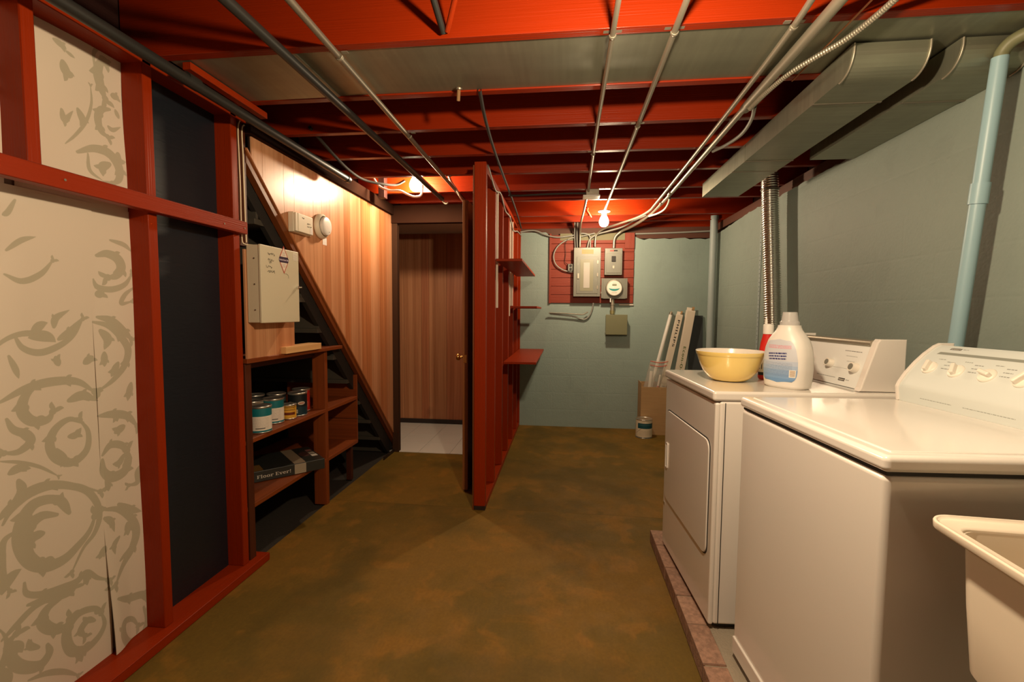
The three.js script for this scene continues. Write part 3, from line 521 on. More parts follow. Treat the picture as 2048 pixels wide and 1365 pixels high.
{
  const b = thing('backing_board', 'panelled wood board fixed behind the beige alarm cabinet', 'board', [-1.605, 1.083, -2.37]);
  for (const [z0, z1, m] of [[-2.30, -2.163, 'panelB'], [-2.40, -2.3015, 'panelB'], [-2.577, -2.4015, 'panelA']]) mesh('plank', E(-1.612, -1.600, 1.083, 1.645, z0, z1, 0.001), mat[m], b);
  const a = thing('alarm_cabinet', 'beige metal alarm cabinet with diamond sticker and key lock', 'cabinet', [-1.56, 1.273, -2.335]);
  mesh('case', E(-1.598, -1.533, 1.275, 1.668, -2.500, -2.172, 0.003), mat.beige, a);
  const d = mesh('door', E(-1.533, -1.519, 1.273, 1.671, -2.503, -2.169, 0.004), mat.beige, a);
  mesh('lock', cyl([-1.519, 1.470, -2.480], [-1.507, 1.470, -2.480], 0.009, 0.008, 14), mat.chrome, d);
  mesh('key', E(-1.508, -1.488, 1.467, 1.473, -2.482, -2.478, 0.001), mat.chrome, d);
  for (const y of [1.60, 1.47, 1.34]) mesh('rivet', cyl([-1.556, y, -2.171], [-1.556, y, -2.1695], 0.004, 0.004, 8), mat.steelDull, a);
  const stick = printed(canvas(256, 384, (c, w, h) => { c.fillStyle = '#b33a28'; c.beginPath(); c.moveTo(128, 0); c.lineTo(240, 192); c.lineTo(128, 384); c.lineTo(16, 192); c.fill(); c.fillStyle = '#efe2d0'; c.beginPath(); c.moveTo(128, 24); c.lineTo(226, 192); c.lineTo(128, 360); c.lineTo(30, 192); c.fill(); lines(c, 96, 88, 64, 4, 14, '#80606a', 4, 2); lines(c, 92, 250, 72, 4, 14, '#80606a', 4, 6); c.fillStyle = '#2a1f3d'; c.fillRect(0, 152, 256, 80); c.fillStyle = '#e9dcea'; c.font = 'bold 34px sans-serif'; c.textAlign = 'center'; c.fillText('Protection One', 128, 205, 236); }), 0.4, { alphaTest: 0.5, transparent: false });
  const sg = poly([[-0.046, 0], [-0.014, 0.0165 + 0.035], [0, 0.075], [0.046 - 0.032, 0.0515], [0.046, 0.0], [0.014, -0.0515], [0, -0.075], [-0.014, -0.0515]], 0.0006);
  { const p = sg.attributes.position, uv = sg.attributes.uv; for (let i = 0; i < p.count; i++) uv.setXY(i, 0.5 + p.getX(i) / 0.105, 0.5 + p.getY(i) / 0.15); }
  sg.rotateY(Math.PI / 2); sg.translate(-1.5188, 1.612, -2.362); mesh('sticker', sg, printed(stick.map, 0.4), d, 'red and white diamond sticker with dark name band');
  const paper = (n, w, h, x, y, z, draw, parent, label) => { const g = new THREE.BoxGeometry(0.0006, h, w); const p = g.attributes; const m = printed(canvas(256, Math.round(256 * h / w), draw), 0.6); g.translate(x, y, z); return mesh(n, g, m, parent, label); };
  paper('small_label', 0.042, 0.042, -1.5186, 1.640, -2.467, (c, w, h) => { c.fillStyle = '#e6dccb'; c.fillRect(0, 0, w, h); lines(c, 14, 40, 226, 6, 36, '#9b8f7d', 10, 4); }, d);
  // pen scribbles on the door
  const ink = M(lin(0.05, 0.045, 0.03), 0.7), r = rng(5);
  const scr = []; for (const [y, z, n] of [[1.630, -2.225, 5], [1.600, -2.228, 4], [1.588, -2.236, 2], [1.562, -2.212, 4], [1.540, -2.222, 5]]) { const pts = []; for (let i = 0; i < n * 3; i++) pts.push([-1.5187, y + (r() - 0.5) * 0.016, z - i * 0.0042]); scr.push(tube(pts, 0.0009, n * 12, 5)); }
  scr.push(tube([[-1.5187, 1.478, -2.360], [-1.5187, 1.478, -2.385], [-1.5187, 1.468, -2.400], [-1.5187, 1.455, -2.402]].map(([x, y, z]) => [x, y + 0.06, z]), 0.0007, 20, 5));
  for (const g of scr) mesh('pen_mark', g, ink, d);
  const t = thing('alarm_transmitter', 'cream plastic alarm module with handwriting on the panelled wall', 'alarm box', [-1.575, 1.80, -2.63]);
  mesh('case', E(-1.5995, -1.565, 1.796, 1.911, -2.722, -2.535, 0.004), mat.cream, t); const cv = mesh('cover', E(-1.565, -1.550, 1.800, 1.907, -2.719, -2.560, 0.004), mat.cream, t);
  mesh('clip_end', E(-1.565, -1.552, 1.800, 1.907, -2.557, -2.538, 0.003), mat.cream, t);
  const s2 = []; for (const [y, z, n] of [[1.886, -2.600, 3], [1.860, -2.655, 4], [1.845, -2.650, 6]]) { const pts = []; for (let i = 0; i < n * 3; i++) pts.push([-1.5497, y + (r() - 0.5) * 0.010, z - i * 0.003]); s2.push(tube(pts, 0.0009, n * 12, 5)); }
  for (const g of s2) mesh('pen_mark', g, ink, cv);
  paper('small_label', 0.028, 0.036, -1.5495, 1.822, -2.697, (c, w, h) => { c.fillStyle = '#ece3da'; c.fillRect(0, 0, w, h); lines(c, 30, 40, 190, 5, 56, '#9d97a0', 22, 9); }, cv);
  const sd = thing('smoke_detector', 'round cream smoke detector on the panelled stair wall', 'smoke detector', [-1.599, 1.888, -2.885], 0); origins.delete(sd);
  const dl = lathe([[0, 0], [0.080, 0], [0.081, 0.010], [0.078, 0.024], [0.068, 0.032], [0.066, 0.034]], 48); dl.rotateZ(-Math.PI / 2); mesh('base', dl, mat.cream, sd);
  const df = lathe([[0.056, 0.030], [0.060, 0.033], [0.060, 0.046], [0.055, 0.053], [0.03, 0.057], [0, 0.058]], 48); df.rotateZ(-Math.PI / 2); mesh('cover', df, mat.plastic, sd);
  mesh('indicator', cyl([0.050, -0.035, -0.018], [0.057, -0.035, -0.018], 0.004, 0.003, 8), mat.cableGrey, sd);
  const nt = thing('paper_note', 'small white printed sticker on the panelling under the smoke detector', 'sticker', [-1.599, 1.79, -2.945]); paper('paper', 0.050, 0.048, -1.5992, 1.800, -2.945, (c, w, h) => { c.fillStyle = '#f2e9e4'; c.fillRect(0, 0, w, h); lines(c, 40, 60, 180, 4, 48, '#b9a7ac', 14, 12); }, nt);
}
{ // two pale wires clipped down the last stud to the cabinet
  const a = thing('alarm_wire', 'pale alarm wire clipped down the last stud, nearer the stud edge', 'wire', [-1.6, 1.67, -2.14]); mesh('wire', tube([[-1.612, 2.285, -2.180], [-1.604, 2.245, -2.150], [-1.603, 2.1, -2.147], [-1.603, 1.95, -2.150], [-1.603, 1.80, -2.149], [-1.603, 1.70, -2.151], [-1.600, 1.672, -2.155], [-1.58, 1.669, -2.20], [-1.57, 1.674, -2.24]], 0.0030, 80, 8), mat.wireTan, a);
  const b = thing('alarm_wire', 'pale alarm wire clipped down the last stud, farther from the stud edge', 'wire', [-1.6, 1.67, -2.17]); mesh('wire', tube([[-1.62, 2.24, -2.225], [-1.606, 2.262, -2.195], [-1.604, 2.245, -2.178], [-1.603, 2.1, -2.176], [-1.603, 1.90, -2.178], [-1.603, 1.78, -2.180], [-1.603, 1.68, -2.182]], 0.0032, 60, 8), mat.wireTan, b);
  mesh('wire_strip', E(-1.645, -1.606, 1.66, 2.26, -2.200, -2.134), mat.shelfDark, b, 'dark wood strip that carries the wires');
}

// ---------------------------------------------------------------- doorway, door, far room
{
  const d = struct('door_1', [-0.70, 0, -3.7]);
  mesh('door_leaf', E(-0.738, -0.697, 0.015, 2.135, -4.125, -3.285, 0.003), mat.doorWood, d);
  const kn = lathe([[0, 0.062], [0.016, 0.061], [0.026, 0.054], [0.029, 0.045], [0.025, 0.036], [0.012, 0.030], [0.010, 0.010], [0.024, 0.006], [0.026, 0]], 24); kn.rotateZ(Math.PI / 2); kn.translate(-0.738, 1.0, -3.355); mesh('knob', kn, mat.brass, d);
  mesh('latch_plate', E(-0.730, -0.706, 0.965, 1.025, -3.286, -3.283, 0.001), mat.brass, d);
  for (const y of [0.3, 1.8]) mesh('hinge', cyl([-0.694, y - 0.04, -4.13], [-0.694, y + 0.04, -4.13], 0.007, 0.007, 10), mat.brass, d);
  const w = struct('wall_far');
  const xs = [-2.6, -2.35, -2.15, -1.96, -1.892, -1.678, -1.586, -1.375, -1.165, -0.95, -0.78, -0.615];
  xs.forEach((x, i) => { if (i + 1 < xs.length) mesh('plank', E(x + 0.0012, xs[i + 1] - 0.0012, 0, 2.25, -5.285, -5.275, 0.001), [mat.farB, mat.farA, mat.farB, mat.farA, mat.farA, mat.farB, mat.farA, mat.farB, mat.farA, mat.farB, mat.farA][i], w); });
  mesh('backing', E(-2.66, -0.6, -0.02, 2.55, -5.40, -5.286, 0), mat.darkTrim, w);
  const bb = struct('baseboard_far'); mesh('board', E(-2.6, -0.615, 0.0, 0.058, -5.274, -5.258), mat.darkTrim, bb);
  const c = struct('ceiling_far'); mesh('plasterboard', E(-2.6, -0.61, 2.24, 2.26, -5.28, -4.215, 0), mat.farCeil, c);
  const f = struct('floor_far');
  for (let i = 0; i < 7; i++) for (let j = 0; j < 4; j++) { const x = -2.58 + i * 0.305, z = -4.155 - j * 0.305; mesh('tile', E(x + 0.001, Math.min(-0.615, x + 0.304), 0.0002, 0.006, Math.max(-5.275, z - 0.304), z - 0.001, 0.001), mat.tile, f); }
}

// ---------------------------------------------------------------- partition of bare studs
{
  const w = struct('wall_partition'), x0 = -0.592, x1 = -0.515;
  mesh('panelling', E(-0.602, -0.593, 0.0, 2.285, -5.36, -2.985, 0.001), mat.trimWood, w);
  mesh('bottom_plate', E(x0, x1, 0.0, 0.042, -5.36, -3.03, 0.003), mat.red, w);
  mesh('top_plate', E(x0, x1, 2.245, 2.285, -5.36, -3.03, 0.003), mat.red, w);
  for (const z of [-2.985, -3.39, -3.80, -4.20, -4.60, -5.0, -5.32]) mesh('stud', E(x0, x1, z === -2.985 ? 0.028 : 0.043, z === -2.985 ? 2.306 : 2.244, z - 0.042, z, 0.003), mat.red, w);
  mesh('post_shoe', E(x0, x1, 0, 0.027, -3.027, -2.985, 0.001), mat.darkTrim, w);
  for (const [z, y0, y1] of [[-3.545, 1.37, 2.245], [-4.33, 1.30, 2.23], [-4.56, 1.40, 2.22]]) mesh('lath', E(-0.541, -0.515, y0, y1, z, z + 0.022, 0.001), mat.cartonWhite, w, 'pale unpainted lath edge');
}
for (const [y, za, zb, x, lab, dx] of [[1.725, -3.42, -4.90, -0.318, 'topmost of the three red shelves on the stud partition', 0], [1.385, -4.36, -5.20, -0.262, 'middle of the three red shelves on the stud partition', 0], [0.905, -3.87, -5.30, -0.235, 'lowest of the three red shelves on the stud partition', 0]]) {
  const t = thing('wall_shelf', lab, 'shelf', [-0.4, y, (za + zb) / 2], 0, 'red shelves on the stud partition');
  mesh('board', E(-0.514, x, y - 0.010, y + 0.010, zb, za, 0.003), mat.red, t);
}

// ---------------------------------------------------------------- lamps
function bulb(name, label, at, power, holder) {
  const [x, y, z] = at, t = thing(name, label, 'light bulb', at); origins.delete(t);
  const glow = new THREE.MeshStandardMaterial({ color: 0xffffff, emissive: lin(1.0, 0.84, 0.60), emissiveIntensity: 6, roughness: 0.3 });
  const s = 1.5, prof = [[0, -0.036], [0.014, -0.034], [0.025, -0.025], [0.031, -0.010], [0.0305, 0.004], [0.024, 0.022], [0.0165, 0.036], [0.0135, 0.046]].map(([a, b]) => [a * s, b * s]);
  mesh('glass_bulb', lathe(prof, 28), glow, t);
  mesh('screw_cap', lathe([[0.0135 * s, 0.046 * s], [0.0175, 0.078], [0.013, 0.084]], 20), mat.brass, t);
  if (holder === 'porcelain') mesh('lamp_holder', lathe([[0.012, 0.060], [0.021, 0.058], [0.024, 0.070], [0.030, 0.080], [0.052, 0.086], [0.058, 0.092], [0.056, 0.100], [0, 0.101]], 36), mat.porcelain, t);
  else { mesh('lamp_holder', lathe([[0.014, 0.055], [0.021, 0.055], [0.022, 0.095], [0.012, 0.104], [0, 0.105]], 24), mat.porcelain, t); }
  const L = new THREE.PointLight(lin(...LAMP_COLOR), power, 0, 2); L.name = 'lamp_light'; L.castShadow = true; L.shadow.radius = 2; L.shadow.mapSize.set(1024, 1024); L.shadow.camera.near = 0.05; L.shadow.bias = -0.002; t.add(L);
  return t;
}
bulb('light_bulb', 'bare glowing bulb in porcelain holder before the electric panels', LAMPS.back.at, LAMPS.back.power, 'porcelain');
bulb('light_bulb', 'bare glowing bulb between joists near the panelled stair wall', LAMPS.stair.at, LAMPS.stair.power, 'socket');
{
  const t = bulb('light_bulb', 'bare bulb hanging from the ceiling conduit above the washing machine', LAMPS.near.at, LAMPS.near.power, 'porcelain');
  mesh('drop_stem', cyl([0, 0.10, 0], [-0.02, 0.232, 0], 0.008, 0.008, 10), mat.steel, t);
}

// ---------------------------------------------------------------- pipes, conduits and cables under the joists
const strap = (parent, x, y, z, r) => { const g = new THREE.TorusGeometry(r + 0.0015, 0.0025, 6, 14, Math.PI); g.rotateZ(Math.PI); g.scale(1, 1, 3); g.translate(x, y, z); const a = E(x - r - 0.022, x - r, y + 0.012, y + 0.0145, z - 0.008, z + 0.008, 0), b = E(x + r, x + r + 0.022, y + 0.012, y + 0.0145, z - 0.008, z + 0.008, 0); const k = mergeGeometries([uvBox(g), a, b]); mesh('strap', k, mat.steel, parent); };
{
  const g = thing('black_pipe', 'thick black iron pipe along the top of the left stud wall', 'pipe', [-1.49, 2.24, -2]); mesh('pipe', cyl([-1.492, 2.252, 1.4], [-1.478, 2.232, -3.02], 0.0215, 0.0215, 18), mat.ironPipe, g); mesh('end_cap', cyl([-1.478, 2.232, -3.02], [-1.478, 2.232, -3.055], 0.025, 0.023, 18), mat.ironPipe, g); mesh('coupling', cyl([-1.486, 2.2435, -1.70], [-1.486, 2.2435, -1.76], 0.026, 0.026, 18), mat.ironPipe, g);
  const b = thing('iron_pipe', 'thick dark iron pipe crossing under the joists left of the thin pipe', 'pipe', [-1.045, 2.28, -2]); mesh('pipe', cyl([-1.05, 2.288, 1.3], [-1.035, 2.282, -3.83], 0.0185, 0.0185, 16), mat.ironPipe, b); mesh('hook', tube([[-1.035, 2.28, -3.83], [-1.03, 2.262, -3.86], [-1.01, 2.250, -3.87], [-0.995, 2.262, -3.87]], 0.008, 24, 8), mat.steel, b);
  const c = thing('thin_pipe', 'thin dull steel pipe running beside the thick dark iron pipe', 'pipe', [-0.855, 2.285, -2]); mesh('pipe', cyl([-0.84, 2.292, 1.3], [-0.865, 2.288, -3.95], 0.0125, 0.0125, 14), mat.steelDull, c); for (const z of [-1.70, -2.48, -3.28]) strap(c, -0.853, 2.29, z, 0.0125);
  const d = thing('dark_cable', 'dark cable strip running under the joists to the partition top', 'cable', [-0.43, 2.29, -3]); mesh('cable', tube([[-0.385, 2.31, -2.05], [-0.405, 2.296, -2.3], [-0.428, 2.295, -2.74], [-0.44, 2.292, -3.2], [-0.452, 2.288, -3.8], [-0.47, 2.28, -4.5], [-0.49, 2.262, -5.1]], 0.0085, 60, 8), mat.cableDark, d);
  const d2 = thing('dark_cable', 'sagging brown cable stapled along the partition top plate', 'cable', [-0.5, 2.2, -4]); mesh('cable', tube([[-0.515, 2.30, -3.05], [-0.512, 2.22, -3.35], [-0.508, 2.255, -3.6], [-0.51, 2.19, -3.9], [-0.508, 2.20, -4.2], [-0.512, 2.14, -4.55], [-0.51, 2.19, -4.9], [-0.50, 2.20, -5.25]], 0.006, 80, 8), mat.cableGrey, d2);
  const bl = thing('pipe_stub', 'short bare bolt stub hanging below the second red joist', 'bolt', [-0.478, 2.28, -2.02]); mesh('stub', cyl([-0.470, 2.311, -2.02], [-0.480, 2.268, -2.05], 0.008, 0.008, 10), mat.rust, bl); mesh('washer', cyl([-0.469, 2.309, -2.02], [-0.470, 2.303, -2.022], 0.014, 0.014, 12), mat.steelDull, bl);
  const A = thing('conduit', 'slim steel conduit ending at the small ceiling junction box', 'conduit', [0.15, 2.295, -2]); mesh('pipe', tube([[0.148, 2.300, 1.2], [0.148, 2.297, -0.5], [0.150, 2.296, -1.7], [0.153, 2.297, -2.5], [0.170, 2.292, -3.72]], 0.0095, 60, 12), mat.steel, A); strap(A, 0.150, 2.296, -1.68, 0.0095); strap(A, 0.156, 2.296, -2.88, 0.0095);
  const jb = thing('junction_box', 'small steel ceiling junction box with white cover plate', 'junction box', [0.195, 2.245, -3.75]); mesh('box', E(0.155, 0.255, 2.263, 2.309, -3.80, -3.722, 0.003), mat.steelDull, jb); mesh('cover', E(0.130, 0.262, 2.250, 2.262, -3.82, -3.712, 0.003), mat.enamel, jb);
  const A2 = thing('conduit', 'slim conduit from the ceiling junction box down to the breaker panel', 'conduit', [0.16, 2.2, -4.6]); mesh('pipe', tube([[0.165, 2.278, -3.82], [0.160, 2.272, -4.3], [0.154, 2.268, -4.9], [0.156, 2.262, -5.12], [0.158, 2.22, -5.22], [0.158, 2.07, -5.25]], 0.010, 60, 12), mat.steel, A2);
  const B = thing('conduit', 'bright conduit leading to the bulb before the electric panels', 'conduit', [0.356, 2.296, -3]); mesh('pipe', tube([[0.358, 2.298, 1.2], [0.357, 2.296, -1.7], [0.357, 2.296, -3.0], [0.357, 2.297, -4.47]], 0.0108, 40, 12), mat.steel, B); for (const z of [-1.68, -2.48]) strap(B, 0.357, 2.296, z, 0.0108);
  const C = thing('conduit', 'thin conduit of the pair beside the ducts, bending toward the meter', 'conduit', [0.75, 2.29, -3]); mesh('pipe', tube([[0.70, 2.296, 1.2], [0.728, 2.294, -1.5], [0.740, 2.292, -1.68], [0.762, 2.290, -2.9], [0.772, 2.288, -4.2], [0.765, 2.285, -4.45], [0.70, 2.275, -4.68], [0.52, 2.26, -4.98], [0.40, 2.25, -5.2], [0.335, 2.20, -5.25], [0.325, 2.07, -5.255]], 0.0105, 110, 12), mat.steel, C); strap(C, 0.740, 2.292, -1.68, 0.0105);
  const D = thing('conduit', 'thick conduit of the pair beside the ducts, with couplings', 'conduit', [0.81, 2.288, -3]); mesh('pipe', tube([[0.80, 2.292, 1.2], [0.813, 2.288, -1.56], [0.810, 2.287, -2.26]], 0.0185, 30, 14), mat.steel, D); mesh('pipe', tube([[0.810, 2.287, -2.26], [0.818, 2.288, -3.2], [0.822, 2.288, -4.0], [0.80, 2.285, -4.55], [0.755, 2.275, -4.9], [0.68, 2.26, -5.16], [0.61, 2.24, -5.27], [0.545, 2.18, -5.285], [0.532, 2.06, -5.285]], 0.0145, 100, 14), mat.steel, D);
  for (const z of [-2.25, -3.80, -4.12]) mesh('coupling', cyl([0.815, 2.2875, z], [0.815, 2.2875, z - 0.05], z > -3 ? 0.0225 : 0.018, z > -3 ? 0.0225 : 0.018, 16), mat.steelDull, D);
  const bx = thing('armored_cable', 'ribbed armored cable crossing to the thick conduit by the ducts', 'cable', [0.9, 2.29, -1.9]); mesh('cable', ribbed([[1.02, 2.30, 1.0], [0.985, 2.298, -1.2], [0.976, 2.294, -1.66], [0.950, 2.290, -1.78], [0.905, 2.285, -1.87], [0.855, 2.276, -1.97], [0.826, 2.266, -2.10], [0.816, 2.262, -2.24]], (s) => 0.0098 + 0.0014 * Math.sin(s * 2 * Math.PI / 0.0095), 0.0024, 10), mat.steel, bx);
  const cw = thing('hanger_wire', 'thin copper coloured wire under the sheet metal beside the armored cable', 'wire', [0.92, 2.305, -1.8]); mesh('wire', tube([[0.925, 2.306, -0.8], [0.922, 2.304, -1.5], [0.918, 2.300, -2.08]], 0.0032, 20, 6), mat.copper, cw);
  const c2 = thing('grey_cable', 'grey cable drooping beside the thick conduit near the duct corner', 'cable', [0.87, 2.27, -2.6]); mesh('cable', tube([[0.835, 2.27, -2.24], [0.868, 2.262, -2.36], [0.890, 2.262, -2.55], [0.870, 2.268, -2.72], [0.838, 2.276, -2.84]], 0.0085, 40, 8), mat.cableGrey, c2);
  const c3 = thing('white_cable', 'white cable curving off the thick conduit beyond the bulb', 'cable', [0.85, 2.27, -4.2]); mesh('cable', tube([[0.84, 2.276, -3.95], [0.862, 2.270, -4.12], [0.868, 2.262, -4.3], [0.845, 2.262, -4.45], [0.79, 2.266, -4.6]], 0.008, 40, 8), mat.cableWhite, c3);
  // around the stair bulb
  const e = thing('white_cable', 'white cable sagging from the joists to the bulb by the stairs', 'cable', [-1.3, 2.26, -3.55]); mesh('cable', tube([[-1.53, 2.40, -3.58], [-1.47, 2.325, -3.57], [-1.39, 2.290, -3.56], [-1.30, 2.283, -3.555], [-1.235, 2.252, -3.55], [-1.185, 2.236, -3.56], [-1.14, 2.25, -3.58], [-1.13, 2.33, -3.59], [-1.15, 2.42, -3.56]], 0.0085, 70, 8), mat.cableWhite, e);
  const e2 = thing('dark_cable', 'dark cable drooping from the joists toward the bulb by the stairs', 'cable', [-1.4, 2.28, -3.2]); mesh('cable', tube([[-1.40, 2.34, -2.44], [-1.42, 2.29, -2.75], [-1.44, 2.272, -3.0], [-1.43, 2.27, -3.2], [-1.36, 2.283, -3.36], [-1.30, 2.31, -3.48], [-1.25, 2.35, -3.52]], 0.0095, 60, 8), mat.cableDark, e2);
  const e3 = thing('armored_cable', 'short ribbed armored cable dropping behind the open door top', 'cable', [-0.85, 2.27, -3.6]); mesh('cable', ribbed([[-0.93, 2.42, -3.62], [-0.895, 2.345, -3.60], [-0.855, 2.29, -3.58], [-0.81, 2.215, -3.57], [-0.765, 2.16, -3.565], [-0.745, 2.05, -3.56]], (s) => 0.0095 + 0.0018 * Math.sin(s * 2 * Math.PI / 0.011), 0.0027, 10), mat.steel, e3);
  const e4 = thing('dark_cable', 'dark looped cable hanging beside the partition post behind the door', 'cable', [-0.66, 2.28, -3.6]); mesh('cable', tube([[-0.625, 2.38, -3.6], [-0.66, 2.335, -3.6], [-0.675, 2.28, -3.6], [-0.66, 2.225, -3.6], [-0.63, 2.20, -3.6]], 0.007, 40, 8), mat.cableDark, e4);
  const e5 = thing('blocking', 'dark wood block between joists beside the bulb by the stairs', 'wood block', [-1.45, 2.36, -3.6]); mesh('block', E(-1.50, -1.45, 2.25, 2.50, -3.675, -3.61), mat.darkRed, e5);
}

// ---------------------------------------------------------------- ducts
function duct(name, label, x0, x1, zEnd, joints) {
  const t = thing(name, label, 'air duct', [(x0 + x1) / 2, 2.2, -2.4], 0), y0 = 2.21, y1 = 2.309;
  // side outline: rounded drop out of the joist bay, then a straight run (outline drawn with x = -z)
  const pts = [[1.838, y1]]; for (let i = 0; i <= 10; i++) { const a = i / 10 * Math.PI / 2; pts.push([1.838 + 0.085 * (1 - Math.cos(a)), y0 + 0.085 * (1 - Math.sin(a))]); }
  const run = (a, b, first, k) => {
    const o = first ? [...pts, [b, y0], [b, y1]] : [[a, y0 + k], [b, y0 + k], [b, y1], [a, y1]];
    const s = poly(o, x1 - x0 - 2 * k); s.applyMatrix4(new THREE.Matrix4().makeRotationY(Math.PI / 2)); s.translate(x0 + k, 0, 0);
    return uvBox(s, 2);
  };
  const z = [1.838, ...joints, zEnd];
  for (let i = 0; i + 1 < z.length; i++) mesh('duct_section', run(z[i], z[i + 1] - 0.001, i === 0, i ? 0.0012 * (i % 2) : 0), mat.sheet, t);
  for (const j of joints) mesh('seam_cleat', E(x0 - 0.002, x1 + 0.002, y0 - 0.003, y0 + 0.001, -j - 0.006, -j + 0.006, 0.001), mat.steelDull, t);
  for (const x of [x0, x1 - 0.010]) { // standing seams on the rounded drop
    const arc = []; for (let i = 0; i <= 12; i++) { const a = i / 12 * Math.PI / 2; arc.push([x + 0.005, y0 + 0.085 * (1 - Math.sin(a)) - 0.001, -(1.836 + 0.085 * (1 - Math.cos(a)))]); }
    mesh('edge_seam', tube([[x + 0.005, y1, -1.836], ...arc], 0.004, 40, 6), mat.steel, t);
  }
  return t;
}
duct('air_duct', 'long flat sheet metal duct under the joists, nearer the conduits', 1.012, 1.272, 3.655, [2.10, 2.83, 3.03]);
duct('air_duct', 'short flat sheet metal duct under the joists, against the right wall', 1.365, 1.598, 2.84, [2.12]);
{
  const t = thing('vent_hose', 'shiny ribbed foil dryer vent hose rising to the ceiling', 'vent hose', [1.46, 0.25, -3.4]);
  mesh('hose', ribbed([[1.481, 2.36, -3.64], [1.484, 2.27, -3.636], [1.488, 2.10, -3.625], [1.493, 1.80, -3.592], [1.496, 1.50, -3.556], [1.496, 1.20, -3.516], [1.46, 0.75, -3.36], [1.43, 0.42, -3.15], [1.40, 0.30, -2.92], [1.385, 0.27, -2.66]], (s) => 0.0565 + 0.0030 * Math.sin(s * 2 * Math.PI / 0.017), 0.0032, 30), mat.foil, t);
  mesh('clamp', new THREE.TorusGeometry(0.0600, 0.004, 8, 30).rotateX(Math.PI / 2).translate(1.485, 2.25, -3.635), mat.steelDull, t);
  const p = thing('drain_pipe', 'light blue painted pipe slanting down the right wall', 'pipe', [1.49, 0, -1.95]); mesh('pipe', cyl([1.49, 2.236, -1.838], [1.49, 0.02, -2.062], 0.0235, 0.0235, 20), mat.pipeBlue, p); mesh('coupling', cyl([1.49, 1.818, -1.8802], [1.49, 1.745, -1.8876], 0.028, 0.028, 20), mat.pipeBlue, p); mesh('elbow', tube([[1.49, 2.225, -1.837], [1.492, 2.252, -1.832], [1.50, 2.272, -1.815], [1.515, 2.282, -1.79], [1.54, 2.286, -1.77]], 0.021, 24, 12), mat.boxGreen, p, 'corroded brass elbow at the top');
  const q = thing('drain_pipe', 'grey painted pipe standing in the far right corner', 'pipe', [1.53, 0, -5.07]); mesh('pipe', cyl([1.535, 0, -5.08], [1.535, 2.33, -5.075], 0.037, 0.037, 20), mat.pipeGrey, q); mesh('collar', cyl([1.535, 2.32, -5.075], [1.535, 2.355, -5.075], 0.043, 0.043, 20), mat.pipeGrey, q);
  // perforated strip
  const s = new THREE.Shape(); s.moveTo(-0.019, 0); s.lineTo(0.019, 0); s.lineTo(0.019, 1.25); s.lineTo(-0.019, 1.25); for (let i = 0; i < 33; i++) { const h = new THREE.Path(); h.absellipse(0, 0.03 + i * 0.0365, 0.0055, 0.0055, 0, 6.3, true); s.holes.push(h); }
  const g = new THREE.ExtrudeGeometry(s, { depth: 0.003, bevelEnabled: false, curveSegments: 6 }); g.rotateY(-Math.PI / 2); g.translate(1.598, 1.02, -4.04);
  const k = thing('perforated_strip', 'grey green perforated metal strip hanging on the right wall', 'metal strip', [1.595, 1.0, -4.04]); mesh('strip', g, mat.pipeGrey, k);
}

